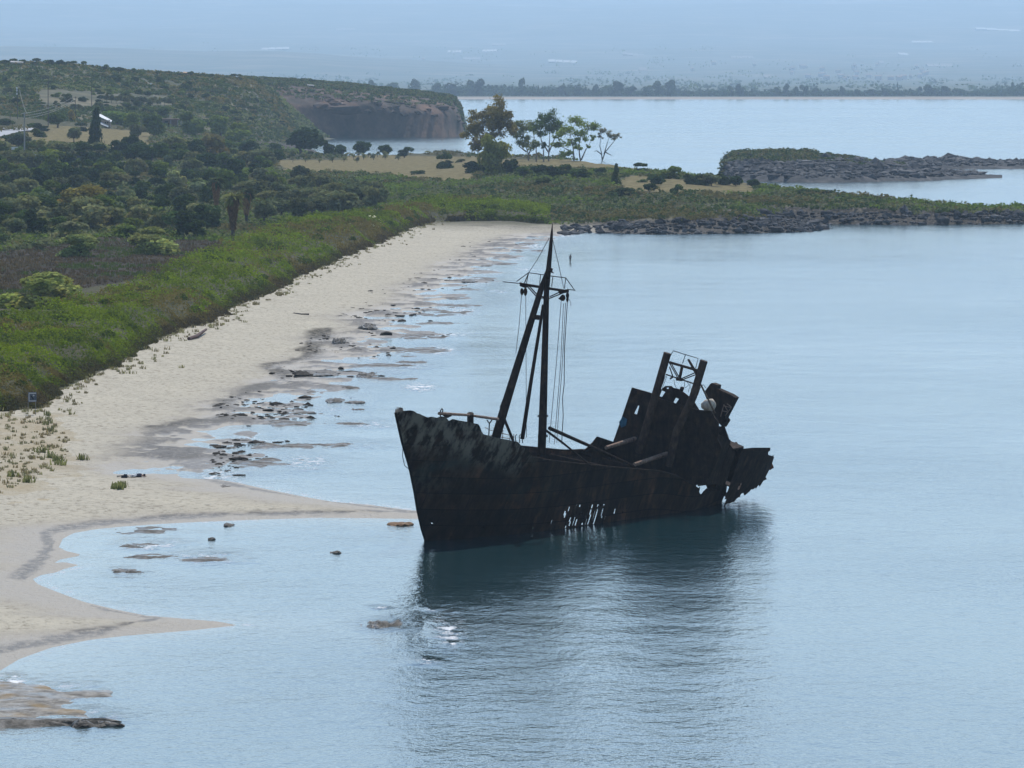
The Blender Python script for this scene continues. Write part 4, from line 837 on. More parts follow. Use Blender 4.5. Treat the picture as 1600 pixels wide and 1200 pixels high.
# --- palms with skirts of dead fronds
def palm(px, top, bot, wpx, lab):
    p = hit(px, bot); s_ = ppm(p.y); h = (bot-top)/s_; w = wpx/s_; r = np.random.default_rng(int(px)); o = empty('palm_tree', p); tag(o, lab, 'palm tree')
    MB().tube([(0,0,-.2),(0,0,h*.45),(.1,0,h*.86)], [.38,.32,.25], 9).build('trunk', M['bark'], o)
    n = 420; z = r.uniform(.34, .84, n); a_ = r.uniform(0, 6.28, n); rd = w*.24*(.35+.75*(z-.34)/.5)
    P_ = np.stack([rd*np.cos(a_), rd*np.sin(a_), z*h], -1); Nn = np.stack([np.cos(a_), np.sin(a_), 0*a_+.1], -1)
    V, F_, C_ = leafquads(P_, Nn, np.full(n, .30), np.array((.14,.085,.06))*r.uniform(.6, 1.3, (n, 1)), 2.2, np.tile([0, 0, 1.], (n, 1)))
    link('skirt', mesh_np('skirt', V, F_, M['leaf'], col=C_), o)
    Vs, Fs = [], []
    for k in range(64):
        a_ = r.uniform(0, 6.28); el = r.uniform(-.35, 1.1); d_ = np.array([math.cos(a_), math.sin(a_)]); L_ = w*.68*r.uniform(.75, 1.1); prev = None
        for i in range(6):
            t_ = i/5; rr_2 = L_*t_*math.cos(el*(1-.3*t_)); zz_ = h*.88+L_*(math.sin(el)*t_-.55*t_*t_); wd = .32*(1-abs(2*t_-.9)**1.5*.8)*(.3 if i == 0 else 1)
            c = np.array([d_[0]*rr_2, d_[1]*rr_2, zz_]); sd = np.array([-d_[1], d_[0], -.3])*wd
            Vs += [c-sd, c+sd]; b_ = len(Vs)
            if i: Fs.append((b_-4, b_-3, b_-1, b_-2))
    link('fronds', mesh_np('fronds', np.array(Vs), np.array(Fs), M['leaf'], col=np.tile((.065,.08,.045), (len(Vs), 1))*rng.uniform(.7, 1.5, (len(Vs), 1))), o)
palm(338,276,340,26,'tallest palm at the back left of the three palms'); palm(364,300,386,36,'front palm with thick brown skirt among the three palms'); palm(385,296,352,28,'right hand palm of the three palms')
# white flowering bush and its pergola
o = place(572,358,24,58,'grey','white flowering oleander bush at the edge of the green scrub',None,'bush','oleander_bush'); c0 = Vector(o.location); s_ = ppm(c0.y)
n = 260; a_ = rng.uniform(0, 6.28, n); z = rng.uniform(.3, 1, n); rd = 29/s_*np.sqrt(1-z*z*.8)
V, F_, C_ = leafquads(np.stack([rd*np.cos(a_), rd*np.sin(a_), z*25/s_], -1), rng.normal(size=(n, 3)), np.full(n, .2), np.full((n, 3), .62)); link('blossom', mesh_np('blossom', V, F_, M['leaf'], col=C_), o)
# --- ground cover that nobody could count
def stuff(name, lab, cat, parts_):
    V = np.concatenate([p[0] for p in parts_]); o_ = 0; Fs = []
    for p in parts_: Fs.append(p[1]+o_); o_ += len(p[0])
    o = link(name, mesh_np(name, V, np.concatenate(Fs), M['leaf'], col=np.concatenate([p[2] for p in parts_]))); tag(o, lab, cat, kind='stuff'); return o
def landpick(n, u0, u1, v0, v1, cond):
    u = rng.uniform(u0, u1, n); v = rng.uniform(v0, v1, n); z, x, y, sd = land_z(u, v); x, y = gp(u, v); py = proj(x, y, z)[1]
    k = cond(u, v, py, z, sd); return u[k], x[k], y[k], z[k], py[k], sd[k]
def infield(u, py):
    r = np.zeros(u.shape, bool)
    for P in FIELDS: r |= inpoly(u, py, P)
    return r
u, x, y, z, py, sd = landpick(54000, -900, 1850, 240, 420, lambda u, v, py, z, sd: (sd > 5+9*(u > 985)) & ~infield(u, py) & ~inpoly(u, py, BELT) & ~inpoly(u, py, MEADOW) & inpoly(u, py, BELT_FOOT+[(880,352),(1000,345),(1200,345),(1300,343),(1850,343),(1850,200),(-1400,200),(-1400,960)]))
n = len(x); w = rng.uniform(.7, 2.0, n); h = w*rng.uniform(.45, .8, n)
pal = np.array([GREENS['dark'], GREENS['mid'], GREENS['olive'], GREENS['brown'], GREENS['bright']]); ki = np.clip((fbm(x, y*.5, 30, 3)-.28)*9+rng.normal(size=n)*.8, 0, 4.4).astype(int); ki = np.array([3, 0, 2, 1, 4])[np.clip(ki, 0, 4)]
d = domes(np.stack([x, y, z+.1], -1), np.stack([w, w*1.6, h], -1), 18, .36, pal[ki]*.95, zmin=0)
stuff('maquis', 'low green and brown scrub carpeting the headland and plain', 'scrub', [d])
def formpick(f_, n, t0, t1, cond=None):
    nv, nu = f_['X'].shape; j = rng.uniform(0, nv-1.01, n); i = rng.uniform(0, nu-1.01, n); jj, ii = j.astype(int), i.astype(int); T = f_['T'][jj, ii]
    fj, fi = (j-jj)[:, None], (i-ii)[:, None]; A_ = np.stack([f_['X'], f_['Y'], f_['Z']], -1)
    P_ = (A_[jj, ii]*(1-fi)+A_[jj, ii+1]*fi)*(1-fj)+(A_[jj+1, ii]*(1-fi)+A_[jj+1, ii+1]*fi)*fj
    k = (T > t0) & (T < t1) & (P_[:, 2] > 1.0); 
    if cond is not None: k &= cond(f_['u'][ii], proj(P_[:, 0], P_[:, 1], P_[:, 2])[1])
    return P_[k]
def field_gap(u, py): return ~(infield(u, py) | inpoly(u, py, [(60,150),(270,152),(270,168),(60,166)]))
P_ = formpick(HILL, 56000, .1, .85, lambda u, py: field_gap(u, py) & (u > -650)); n = len(P_); w = rng.uniform(.9, 2.6, n); h = w*rng.uniform(.4, .7, n)
ki = np.clip((fbm(P_[:, 0], P_[:, 1]*.4, 70, 3)-.3)*8+rng.normal(size=n)*.8, 0, 4).astype(int)
pal2 = np.array([GREENS['brown'], GREENS['dark'], GREENS['dark'], GREENS['olive'], GREENS['mid']])
stuff('hill_scrub', 'dark scrub covering the hillside', 'scrub', [domes(P_, np.stack([w, w*1.5, h], -1), 13, .62, pal2[ki], zmin=.1)])
P_ = np.concatenate([formpick(CLIFF, 3500, .05, .5)[::2], formpick(CLIFF, 16000, .3, .8)]); n = len(P_); w = rng.uniform(.8, 2.2, n)
stuff('cliff_scrub', 'scattered scrub on the cliff face and rim', 'scrub', [domes(P_, np.stack([w, w, w*.6], -1), 12, .6, pal2[rng.integers(0, 5, n)], zmin=.1)])
P_ = formpick(ISLE, 7000, .30, .8, lambda u, py: (u < 1420) & (rng.random(len(u)) < np.interp(u, [1140,1270,1420], [1,.6,.15]))); n = len(P_); w = np.where(P_[:, 0]/P_[:, 1]*F+800 < 1275, rng.uniform(.9, 2.6, n), rng.uniform(.5, 1.1, n))
stuff('islet_scrub', 'low scrub on the back of the islet', 'scrub', [domes(P_, np.stack([w, w, w*.6], -1), 16, .42, pal2[rng.integers(0, 4, n)], zmin=.0)])
# wind combed scrub along the top of the beach
def canopy(x, y, fd):
    hump = .62*fbm(x*.30+11, y*.30, 3.2, 3)+.38*fbm(x*.9, y*.55, 2.2, 2)
    cu = np.sqrt(np.clip(np.abs(fbm(x*.50+7, y*.26, 3.4, 2)-.5)*4.5, 0, 1)); cv = np.sqrt(np.clip(np.abs(fbm(x*.8+31, y*.5, 1.6, 2)-.5)*5, 0, 1)); fe = fd-2.6*fbm(x*.5+3, y*.22, 1.7, 2)+.3
    return np.where(fe > 0, np.minimum(2.9, .1+np.maximum(fe, 0)*.62)*(.10+.62*cu+.26*cv+.62*hump), 0), hump
ft = [hit(*p) for p in BELT_FOOT]; fqx, fqy = np.array([p.x for p in ft]), np.array([p.y for p in ft])
def beltpick(n, near=None, u0=-320, v1=730):
    u, x, y, z, py, sd = landpick(n, u0, 900, 325, v1, lambda u, v, py, z, sd: inpoly(u, py, BELT))
    fd, _ = sdist(x, y, fqx, fqy, False)
    if near: k = fd < near; u, x, y, z, py, fd = u[k], x[k], y[k], z[k], py[k], fd[k]
    return x, y, z, fd
x, y, z, fd = [np.concatenate(q) for q in zip(beltpick(560000), beltpick(260000, 4.5), beltpick(90000, None, 450, 390))]
cx_, cy_, cf_ = [], [], []
for a_, b_, pa, pb in zip(ft[:-1], ft[1:], BELT_FOOT[:-1], BELT_FOOT[1:]):      # the steep seaward side, down to the sand
    m_ = int(math.hypot(pb[0]-pa[0], pb[1]-pa[1])*110); t_ = rng.random(m_); r_ = rng.random(m_)*3.4; d_ = (b_-a_).normalized(); nx_, ny_ = (-d_.y, d_.x) if (d_.y+d_.x) > 0 else (d_.y, -d_.x)
    cx_.append(a_.x+(b_.x-a_.x)*t_+nx_*r_); cy_.append(a_.y+(b_.y-a_.y)*t_+ny_*r_); cf_.append(r_)
cx_, cy_, cf_ = np.concatenate(cx_), np.concatenate(cy_), np.concatenate(cf_); cz_ = land_z(800+F*cx_/cy_, 110+F*H/cy_)[0]; nb_ = len(x)
x, y, z, fd = np.concatenate([x, cx_]), np.concatenate([y, cy_]), np.concatenate([z, cz_]), np.concatenate([fd, cf_]); isc = np.arange(len(x)) >= nb_
h0, hump = canopy(x, y, fd); isc = isc[h0 > .12]; k = h0 > .12; x, y, z, fd, h0, hump = x[k], y[k], z[k], fd[k], h0[k], hump[k]; n = len(x); e_ = .25
gx_ = (canopy(x+e_, y, fd-e_)[0]-h0)/e_; gy_ = (canopy(x, y+e_, fd)[0]-h0)/e_
Nn = np.stack([-gx_, -gy_, np.ones(n)], -1); Nn /= np.linalg.norm(Nn, axis=1, keepdims=True)
dep = rng.random(n)**2; fr_ = np.where(isc, rng.random(n), 1-.35*dep); P_ = np.stack([x, y, z+h0*fr_], -1)
gm = np.clip((fbm(x*.6+5, y*.3, 3.2, 3)-.36)*3.6, 0, 1)[:, None]; col = np.array((.055,.08,.012))*(1-gm)+np.array((.095,.14,.012))*gm
bw = sstep(fbm(x*.6+70, y*.35, 9, 3), .54, .62)[:, None]; col = col*(1-bw)+np.array((.085,.075,.032))*bw
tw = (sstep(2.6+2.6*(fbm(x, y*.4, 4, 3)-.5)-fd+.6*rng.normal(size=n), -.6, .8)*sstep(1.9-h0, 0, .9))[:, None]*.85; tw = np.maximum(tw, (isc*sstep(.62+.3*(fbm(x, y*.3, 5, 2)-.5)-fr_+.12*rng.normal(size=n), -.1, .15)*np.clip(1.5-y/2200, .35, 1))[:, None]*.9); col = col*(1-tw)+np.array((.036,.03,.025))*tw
col = col*rng.uniform(.8, 1.2, (n, 1))
bq = rng.permutation(np.nonzero((fd > 3) & ~isc)[0])[:420]; bw_ = rng.uniform(.6, 1.5, len(bq))
BD = domes(np.stack([x[bq], y[bq], z[bq]+h0[bq]*.75], -1), np.stack([bw_, bw_*1.6, bw_*.75], -1), 120, .07+1.0*np.repeat(1, len(bq))*y[bq]/F, np.where(rng.random((len(bq), 1)) < .6, np.array((.04,.06,.016)), np.array((.085,.13,.014))), zmin=-.1)
stuff('dune_scrub', 'bright green wind combed scrub along the top of the beach', 'scrub', [BD[:3], leafquads(P_, Nn+rng.normal(size=(n, 3))*.42, .07+1.15*y/F, col, .7)])
print('belt leaves', n)
# dune grass and litter plants on the sand
def tufts(x, y, z, hgt, col, k=14):
    n = len(x); C1 = np.repeat(np.stack([x, y, z], -1), k, 0); hh_ = np.repeat(hgt, k)*rng.uniform(.6, 1.2, n*k); a_ = rng.uniform(0, 6.28, n*k); sp = hh_*rng.uniform(.1, .7, n*k)
    tip = C1+np.stack([np.cos(a_)*sp, np.sin(a_)*sp, hh_], -1); b_ = np.stack([-np.sin(a_), np.cos(a_), 0*a_], -1)*(.12*hh_[:, None]+.03); off = rng.normal(size=(n*k, 3))*.55*np.repeat(hgt, k)[:, None]*np.array([1, 1, 0])
    V = np.stack([C1+off-b_, C1+off+b_, tip+off+b_*.3, tip+off-b_*.3], 1).reshape(-1, 3)
    return V, np.arange(n*k*4).reshape(-1, 4), np.repeat(np.repeat(col, k, 0)*rng.uniform(.7, 1.3, (n*k, 1)), 4, 0)
tx, ty = [], []
for a_, b_ in zip(ft[:-3], ft[1:-2]):
    m_ = int(10+(b_-a_).length*.26)
    for _ in range(m_):
        t_ = rng.random(); q = a_.lerp(b_, t_); tx.append(q.x+abs(rng.normal())*1.8-1.2); ty.append(q.y+rng.normal()*2)
tx, ty = np.array(tx), np.array(ty); uu = 800+F*tx/ty; vv = 110+F*H/ty*1.0; tz = land_z(uu, vv)[0]; hg = rng.uniform(.15, .42, len(tx))
colg = np.where(rng.random((len(tx), 1)) < .5, np.array((.22,.21,.14)), np.array((.19,.165,.12)))
T1 = tufts(tx, ty, tz, hg, colg)
u, x, y, z, py, sd = landpick(4200, -320, 120, 640, 860, lambda u, v, py, z, sd: inpoly(u, py, [(-320,655),(-20,650),(60,645),(85,660),(110,690),(100,730),(60,745),(0,770),(-320,900)]) & (rng.random(len(u)) < .45))
T2 = tufts(x, y, z, rng.uniform(.08, .32, len(x)), np.where(rng.random((len(x), 1)) < .6, np.array((.21,.20,.14)), np.array((.22,.18,.125))))
u, x, y, z, py, sd = landpick(90, 70, 115, 640, 700, lambda u, v, py, z, sd: inpoly(u, py, [(60,645),(80,650),(82,690),(70,672)])); T3 = tufts(x, y, z, rng.uniform(.3, .6, len(x)), np.tile((.16,.165,.105), (len(x), 1)))
pz = [hit(*p) for p in ((183,764),(187,766),(190,763),(90,722),(78,716),(66,708),(95,728),(128,720),(20,745),(45,755))]
T4 = tufts(np.array([p.x for p in pz]), np.array([p.y for p in pz]), np.array([p.z for p in pz]), np.full(len(pz), .55), np.tile((.17,.18,.09), (len(pz), 1)), 30)
stuff('dune_grass', 'grey green grass tufts at the foot of the scrub', 'grass', [T1, T2, T3, T4])
u, x, y, z, py, sd = landpick(16000, -320, 420, 380, 560, lambda u, v, py, z, sd: inpoly(u, py, MEADOW))
mc = fbm(x, y*.5, 12, 3)[:, None]; mc = np.where(mc > .55, np.array((.07,.10,.03)), np.where(mc > .42, np.array((.085,.065,.05)), np.array((.11,.085,.06))))
stuff('meadow_grass', 'brownish meadow grass behind the dune scrub', 'grass', [tufts(x, y, z, rng.uniform(.2, .5, len(x)), mc*.8, 9)])
# --- far shore
FARP = lambda px, d: Vector(((px-800)/F*d, d, float(np.interp(d+((px-800)/F*d/900)*35, yd, zd))))
def fartree(px, top, w, k='far', lab='hazy tree on the far shore above the beach', grp='trees on the far shore', d=9080):
    p = FARP(px, d); by = proj(p.x, p.y, p.z)[1]; h = max(by-top, 5); place(px, by, h, w, k, lab, grp, name='tree' if k == 'far' else 'cypress_tree', parts=False, loc=p, sink=.12)
for px, top, w in [(736,119,18),(752,118,24),(581,118,18),(613,122,26),(646,117,22),(684,124,24),(706,125,30),(772,130,14),(816,115,14),(881,129,22),(904,132,20),(930,128,14),(962,121,26),(985,132,26),(1030,121,26),(1048,118,28),(1012,128,18),(1140,129,14),(1156,127,18),(1213,132,16),(1230,127,14),(1243,131,12),(1256,127,16),(1275,134,18),(1315,130,14),(1340,137,16),(1362,136,22),(1382,134,22),(1436,131,14),(1452,128,26),(1475,130,24),(1498,134,20),(1520,139,22),(1560,144,30)]: fartree(px, top, w)
for px, top in [(784,130),(801,133),(834,129),(841,131),(848,132),(857,132),(1402,126),(1094,136)]: fartree(px, top, 6, 'farcyp', 'narrow hazy cypress on the far shore', 'cypresses on the far shore')
n = 2600; pd = 9050+rng.gamma(1.5, 180, n); pxx = rng.uniform(440, 1800, n); X_ = (pxx-800)/F*pd; Z_ = np.interp(pd+X_/900*35, yd, zd); w = rng.uniform(2.5, 6, n)*(1+2.2*np.clip(fbm(X_, X_*0+pd*.02, 60, 3)-.52, 0, 1)*4)
stuff('far_wood', 'hazy band of trees behind the far beach', 'trees', [domes(np.stack([X_, pd, Z_], -1), np.stack([w, w, w*rng.uniform(.5, 1.1, n)], -1), 16, 2.0, np.array(GREENS['dark'])*rng.uniform(.7, 1.5, (n, 1)), zmin=0)])

n = 700; pd = 10800*np.exp(rng.random(n)**1.3*1.0); pxx = rng.uniform(-50, 1750, n); X_ = (pxx-800)/F*pd; kk = fbm(X_, pd*.25, 260, 3) > .5; X_, pd = X_[kk], pd[kk]; n = len(pd)
ci = np.clip(np.round((X_/pd/.30+1)/2*239).astype(int), 0, 239); Z_ = np.array([np.interp(q+x_/900*35, dd, FZ[:, c_]) for q, x_, c_ in zip(pd, X_, ci)]); w = rng.uniform(5, 14, n)*(pd/10000)
stuff('far_groves', 'faint groves and hedges scattered over the far plain', 'trees', [domes(np.stack([X_, pd, Z_], -1), np.stack([w*1.6, w, w*.6], -1), 12, 3.0, np.array(GREENS['dark'])*rng.uniform(.6, 1.4, (n, 1)), zmin=0)])
# ---------------------------------------------------------------- rocks
def boulders(P_, s_, flat=.6):
    """many angular rocks in one mesh"""
    ico = np.array([(0,0,-1),(.724,-.526,-.447),(-.276,-.851,-.447),(-.894,0,-.447),(-.276,.851,-.447),(.724,.526,-.447),(.276,-.851,.447),(-.724,-.526,.447),(-.724,.526,.447),(.276,.851,.447),(.894,0,.447),(0,0,1)])
    fc = np.array([(0,2,1),(1,5,0),(0,3,2),(0,4,3),(0,5,4),(1,10,5),(2,6,1),(3,7,2),(4,8,3),(5,9,4),(1,6,10),(2,7,6),(3,8,7),(4,9,8),(5,10,9),(6,11,10),(7,11,6),(8,11,7),(9,11,8),(10,11,9)])
    n = len(P_); a_ = rng.uniform(0, 6.28, n); V = ico[None]*rng.uniform(.6, 1.25, (n, 12, 1))*(np.asarray(s_)[:, None, None])*np.stack([rng.uniform(.7, 1.6, n), rng.uniform(.7, 1.3, n), rng.uniform(.5, 1., n)*flat], -1)[:, None]
    c_, s2 = np.cos(a_)[:, None], np.sin(a_)[:, None]; V = np.stack([V[..., 0]*c_-V[..., 1]*s2, V[..., 0]*s2+V[..., 1]*c_, V[..., 2]], -1)+P_[:, None]
    return V.reshape(-1, 3), (fc[None]+np.arange(n)[:, None, None]*12).reshape(-1, 3)
M['shore_rock'] = rockmat('shore_rock', (.02, .02, .022), (.06, .06, .062), (.17, .165, .16), .22, .8)
u, x, y, z, py, sd = landpick(44000, 880, 1880, 290, 372, lambda u, v, py, z, sd: (sd > -2) & (sd < 17) & (v > np.interp(u, [880,1180,1300,1900], [352,340,338,338])) )
V, F_ = boulders(np.stack([x, y, z+.1], -1), rng.gamma(1.4, .22, len(x))+.1, 1.0); o = link('shore_rocks', mesh_np('shore_rocks', V, F_, M['shore_rock'])); tag(o, 'dark jagged rocks along the headland shore', 'rocks', kind='stuff')
P1 = np.concatenate([formpick(ISLE, 5000, 0, .5), formpick(ISLE2, 1800, 0, .7)])
V, F_ = boulders(P1, rng.gamma(1.8, .34, len(P1))+.2, .9); o = link('islet_rocks', mesh_np('islet_rocks', V, F_, M['shore_rock'])); tag(o, 'dark broken rocks along the islet shores', 'rocks', kind='stuff')
P1 = formpick(CLIFF, 2600, 0, .1, lambda u, py: u > 500); V, F_ = boulders(P1[::3], rng.gamma(2., .8, len(P1[::3]))+.6); o = link('cliff_rocks', mesh_np('cliff_rocks', V, F_, M['cliff'])); tag(o, 'fallen rocks at the foot of the sea cliff', 'rocks', kind='stuff')
M['beach_rock'] = rockmat('beach_rock', (.02, .017, .013), (.055, .046, .035), (.13, .11, .085), 1.2, .8)
# beach rock ledges awash, each a slab with a worn top
m, N, L, P = newmat('wet_ledge'); M['ledge'] = m
n1 = objnoise(N, L, 1.4, 6, .7, (1, .5, 1)); n2 = objnoise(N, L, .35, 3); r = ramp(N, [(.32, (.02, .018, .014)), (.5, (.065, .057, .045)), (.7, (.20, .18, .15))]); L.new(n1.outputs[0], r.inputs[0])
at = nd(N, 'ShaderNodeAttribute', attribute_name='stain'); L.new(mix(N, L, at.outputs['Fac'], r.outputs[0], (.20, .135, .055)), P.inputs['Base Color'])
P.inputs['Specular IOR Level'].default_value = .12; rr = ramp(N, [(.4, (.3,)*3), (.6, (.85,)*3)]); L.new(n2.outputs[0], rr.inputs[0]); L.new(rr.outputs[0], P.inputs['Roughness'])
b = N.new('ShaderNodeBump'); b.inputs['Strength'].default_value = 1; b.inputs['Distance'].default_value = .22; L.new(n1.outputs[0], b.inputs['Height']); L.new(b.outputs[0], P.inputs['Normal'])
M['pale_ledge'] = M['ledge'].copy(); M['pale_ledge'].name = 'pale_ledge'
for n_ in M['pale_ledge'].node_tree.nodes:
    if n_.type == 'VALTORGB' and n_.color_ramp.elements[0].color[0] < .1:
        for el_, c_2 in zip(n_.color_ramp.elements, ((.06,.055,.045), (.17,.155,.13), (.32,.30,.26))): el_.color = (*c_2, 1)
def ledge(px, py, wpx, hpx, lab, group=None, thick=.12, tilt=0., name='rock_ledge', stain=0, seed=None, mat='ledge', edge=.55, base=.25):
    """worn reef slab: its top dips under the water here and there, which draws its ragged outline"""
    X_, Y_ = gp(px, py); X_, Y_ = float(X_), float(Y_); a_ = wpx/ppm(Y_)/2*1.25; y0, y1 = float(gp(px, py+hpx/2)[1]), float(gp(px, py-hpx/2)[1]); b_ = (y1-y0)/2*1.25
    sd_ = seed or int(px*7+py); solid = name == 'rock'; nr, na = (14, 40) if solid else (26, 110)
    q, an = np.meshgrid(np.linspace(0, 1, nr+1)[1:], np.arange(na)*2*np.pi/na, indexing='ij')
    rad = 1+edge*(fbm(np.cos(an)*1.6+sd_, np.sin(an)*1.6+sd_*.3, 1., 3)-.5)*2
    x_ = np.cos(an)*q*rad*a_; y_ = np.sin(an)*q*rad*b_; s1 = max(min(a_, 6)*.4, .35)
    rough_ = fbm(x_+sd_*3.1, y_*.45+sd_, s1, 4)
    h = thick*((.9 if solid else base)+2.6*(rough_-.45))-thick*(1.3 if not solid else 1.0)*q**3+thick*tilt*(-y_/max(b_, .1))
    h = np.where(q > .99, -.5, h); V = [(0, 0, float(thick*.5))]+list(zip(x_.ravel(), y_.ravel(), h.ravel()))
    st = np.concatenate([[stain], (stain*(sstep(fbm(x_, y_*.3+sd_, 1.6, 3), .50, .66))).ravel()])
    F_ = [(0, 1+k, 1+(k+1) % na) for k in range(na)]+[(1+i*na+k, 1+(i+1)*na+k, 1+(i+1)*na+(k+1) % na, 1+i*na+(k+1) % na) for i in range(nr-1) for k in range(na)]
    me = bpy.data.meshes.new(name); me.from_pydata(V, [], F_); me.update(); at_ = me.attributes.new('stain', 'FLOAT', 'POINT'); at_.data.foreach_set('value', st.astype(np.float32)); me.materials.append(M[mat])
    z_ = float(land_z(px, py)[0]); o = link(name, me); o.location = (X_, Y_, max(0, z_-.03)); tag(o, lab, 'rock ledge' if name == 'rock_ledge' else 'rock', group); return o
ledge(-30,1098,310,58,'large flat ledge stained ochre at the bottom left corner', thick=.13, stain=.9, edge=.6, base=.6, mat='pale_ledge'); ledge(20,1131,270,10,'dark undercut lip of the ledge at the bottom left corner', thick=.24, edge=.7, base=1.1)
ledge(150,1134,60,5,'dark knobbly rock at the end of the lip in the bottom left corner', thick=.25, name='rock', edge=.9)
ledge(602,975,62,12,'tilted flat slab of rock alone in the water below the bow', thick=.28, tilt=.5, edge=.3)
ledge(232,829,92,10,'long low ledge by the upper shore of the near cove', thick=.1); ledge(213,853,64,9,'pale ledge in the middle of the near cove', thick=.1); ledge(228,869,86,8,'dark lipped ledge lowest in the near cove', thick=.1); ledge(320,874,120,7,'barely covered ledge reaching right out of the near cove', thick=.09); ledge(200,893,42,7,'small ledge close to the sand in the near cove', thick=.15)
ledge(358,821,15,3.5,'small dark rock under the sand spit', name='rock', thick=.16); ledge(331,843,11,2.5,'tiny dark rock in the near cove', name='rock', thick=.14); ledge(524,864,15,2.5,'dark rock alone midway between cove and bow', name='rock', thick=.14)
M['ochre_rock'] = rockmat('ochre_rock', (.16, .09, .05), (.30, .19, .11), (.36, .28, .2), .8); ledge(627,820,34,4.5,'orange brown rock just left of the bow', name='rock', thick=.14, mat='ochre_rock')
ledge(398,722,118,17,'broad dark ledge nearest the sand spit', thick=.2); ledge(445,697,108,9,'long narrow ledge second from the sand spit', thick=.22); ledge(527,696,46,6,'short ledge just right of the long narrow one', thick=.15)
ledge(457,660,116,13,'ragged dark ledge left of the bow', thick=.2); ledge(552,662,60,4,'thin ledge reaching towards the bow', thick=.14); ledge(524,627,26,5,'black rock left of the other black rock in the water above the bow', name='rock', thick=.16); ledge(556,629,26,4,'black rock right of the other black rock in the water above the bow', name='rock', thick=.14)
ledge(545,606,44,5,'small dark ledge behind the two black rocks', thick=.25); ledge(573,587,34,8,'knobbly dark ledge on the wet sand', thick=.3); ledge(575,516,25,4.5,'dark oblong boulder highest on the wet sand', name='rock', thick=.4); ledge(527,539,18,4.5,'dark oblong boulder on wet sand below the highest one', name='rock', thick=.4)
for q in [(640,549,110,13),(585,571,150,6),(655,525,80,8),(690,488,92,9),(715,478,60,5),(690,505,70,4),(605,592,80,5),(500,585,60,7),(475,612,40,4),(444,634,24,3),(470,645,60,5),(640,566,60,4),(600,548,60,5),(700,466,60,5),(735,452,50,4),(755,437,60,6),(745,424,50,4),(785,413,44,4),(790,402,38,7),(842,392,20,3),(822,381,30,4),(800,373,24,2.6),(830,370,22,2.6),(762,390,18,2.5),(775,384,16,2.2),(754,405,12,2),(736,407,18,3),(738,402,14,2),(808,392,24,3),(720,440,40,3),(760,416,26,2.5),(700,430,24,2),(560,640,20,2),(350,762,20,3),(375,688,40,4),(360,700,30,3)]:
    ledge(*q, 'low dark rock ledge awash along the far half of the beach', 'rock ledges along the beach', thick=.15)
u, x, y, z, py, sd = landpick(16000, 150, 900, 358, 770, lambda u, v, py, z, sd: (z > -.12) & (z < .5) & (np.abs(sd) < 14) & (fbm((u-800)/F*400/(v-110)*100+3, v*.3, 5, 3)+rng.normal(size=len(u))*.05 > .47) & (rng.random(len(u)) < np.clip((v-330)/300, .15, 1)*.5))
keep_ = ~((py > 745) | ((u < 330) & (py > 640)) | (u < np.interp(py, [360, 500, 640, 760], [700, 520, 330, 330]))); x, y, z = x[keep_], y[keep_], z[keep_]
V, F_ = boulders(np.stack([x, y, np.maximum(z, 0)+.02], -1), rng.gamma(1.5, .13, len(x))+.08, .45); o = link('beach_rocks', mesh_np('beach_rocks', V, F_, M['beach_rock'])); tag(o, 'dark stones and weed strewn along the wet edge of the beach', 'stones', kind='stuff')
# ---------------------------------------------------------------- people
def person(name, loc, rz, joints, edges, lab, mats, hair=None):
    """one continuous skinned figure; joints = (x,y,z,radius)"""
    o0 = empty(name, loc, rz); tag(o0, lab, 'person')
    me = bpy.data.meshes.new('body'); me.from_pydata([j[:3] for j in joints], edges, []); b_ = link('body', me, o0); me.materials.append(mats[0])
    md = b_.modifiers.new('skin', 'SKIN'); sv = me.skin_vertices[0].data
    for i, j in enumerate(joints): sv[i].radius = (j[3], j[3]*.8)
    sv[0].use_root = True; ss = b_.modifiers.new('sub', 'SUBSURF'); ss.levels = ss.render_levels = 2; md.use_smooth_shade = True
    return o0
M['skin'] = simple('skin', (.30, .19, .14), (.26, .16, .12)); M['dark_cloth'] = simple('dark_cloth', (.03, .03, .035)); M['grey_cloth'] = simple('grey_cloth', (.09, .09, .11), (.07, .07, .09)); M['hair'] = simple('hair', (.025, .018, .015))
M['shade_tone_skin'] = simple('shaded_skin', (.12, .08, .065), (.10, .07, .06))  # skin colour darkened to stand in for shade on the wader
x_, y_ = gp(891, 409); wp = Vector((float(x_), float(y_), 0))
STAND = [(0,0,.92,.15),(0,.01,1.2,.16),(.05,-.02,1.45,.12),(.07,-.04,1.56,.06),(.10,-.06,1.70,.105),(.1,0,.88,.1),(.09,.02,.48,.07),(.08,.04,.06,.05),(-.1,0,.88,.1),(-.09,-.02,.48,.07),(-.09,0,.06,.05),(.22,-.02,1.42,.06),(.26,-.08,1.15,.045),(.22,-.2,.98,.04),(-.16,0,1.42,.06),(-.24,.02,1.16,.045),(-.20,-.08,.95,.04),(.22,-.27,.93,.03),(-.19,-.15,.88,.03)]
SE = [(0,1),(1,2),(2,3),(3,4),(0,5),(5,6),(6,7),(0,8),(8,9),(9,10),(2,11),(11,12),(12,13),(2,14),(14,15),(15,16),(13,17),(16,18)]
p0 = person('person', wp-Vector((0, 0, .30)), .5, STAND, SE, 'person wading knee deep in the sea off the far end of the beach', [M['shade_tone_skin']])
MB().tube([(0,0,.80),(0,0,.92),(0,.01,1.0)], [.17,.185,.17], 10).build('shorts', M['dark_cloth'], p0); MB().tube([(.10,-.06,1.68),(.10,-.05,1.75),(.10,-.05,1.81)], [.11,.112,.06], 10).build('hair', M['hair'], p0)
lp = hit(212, 747)
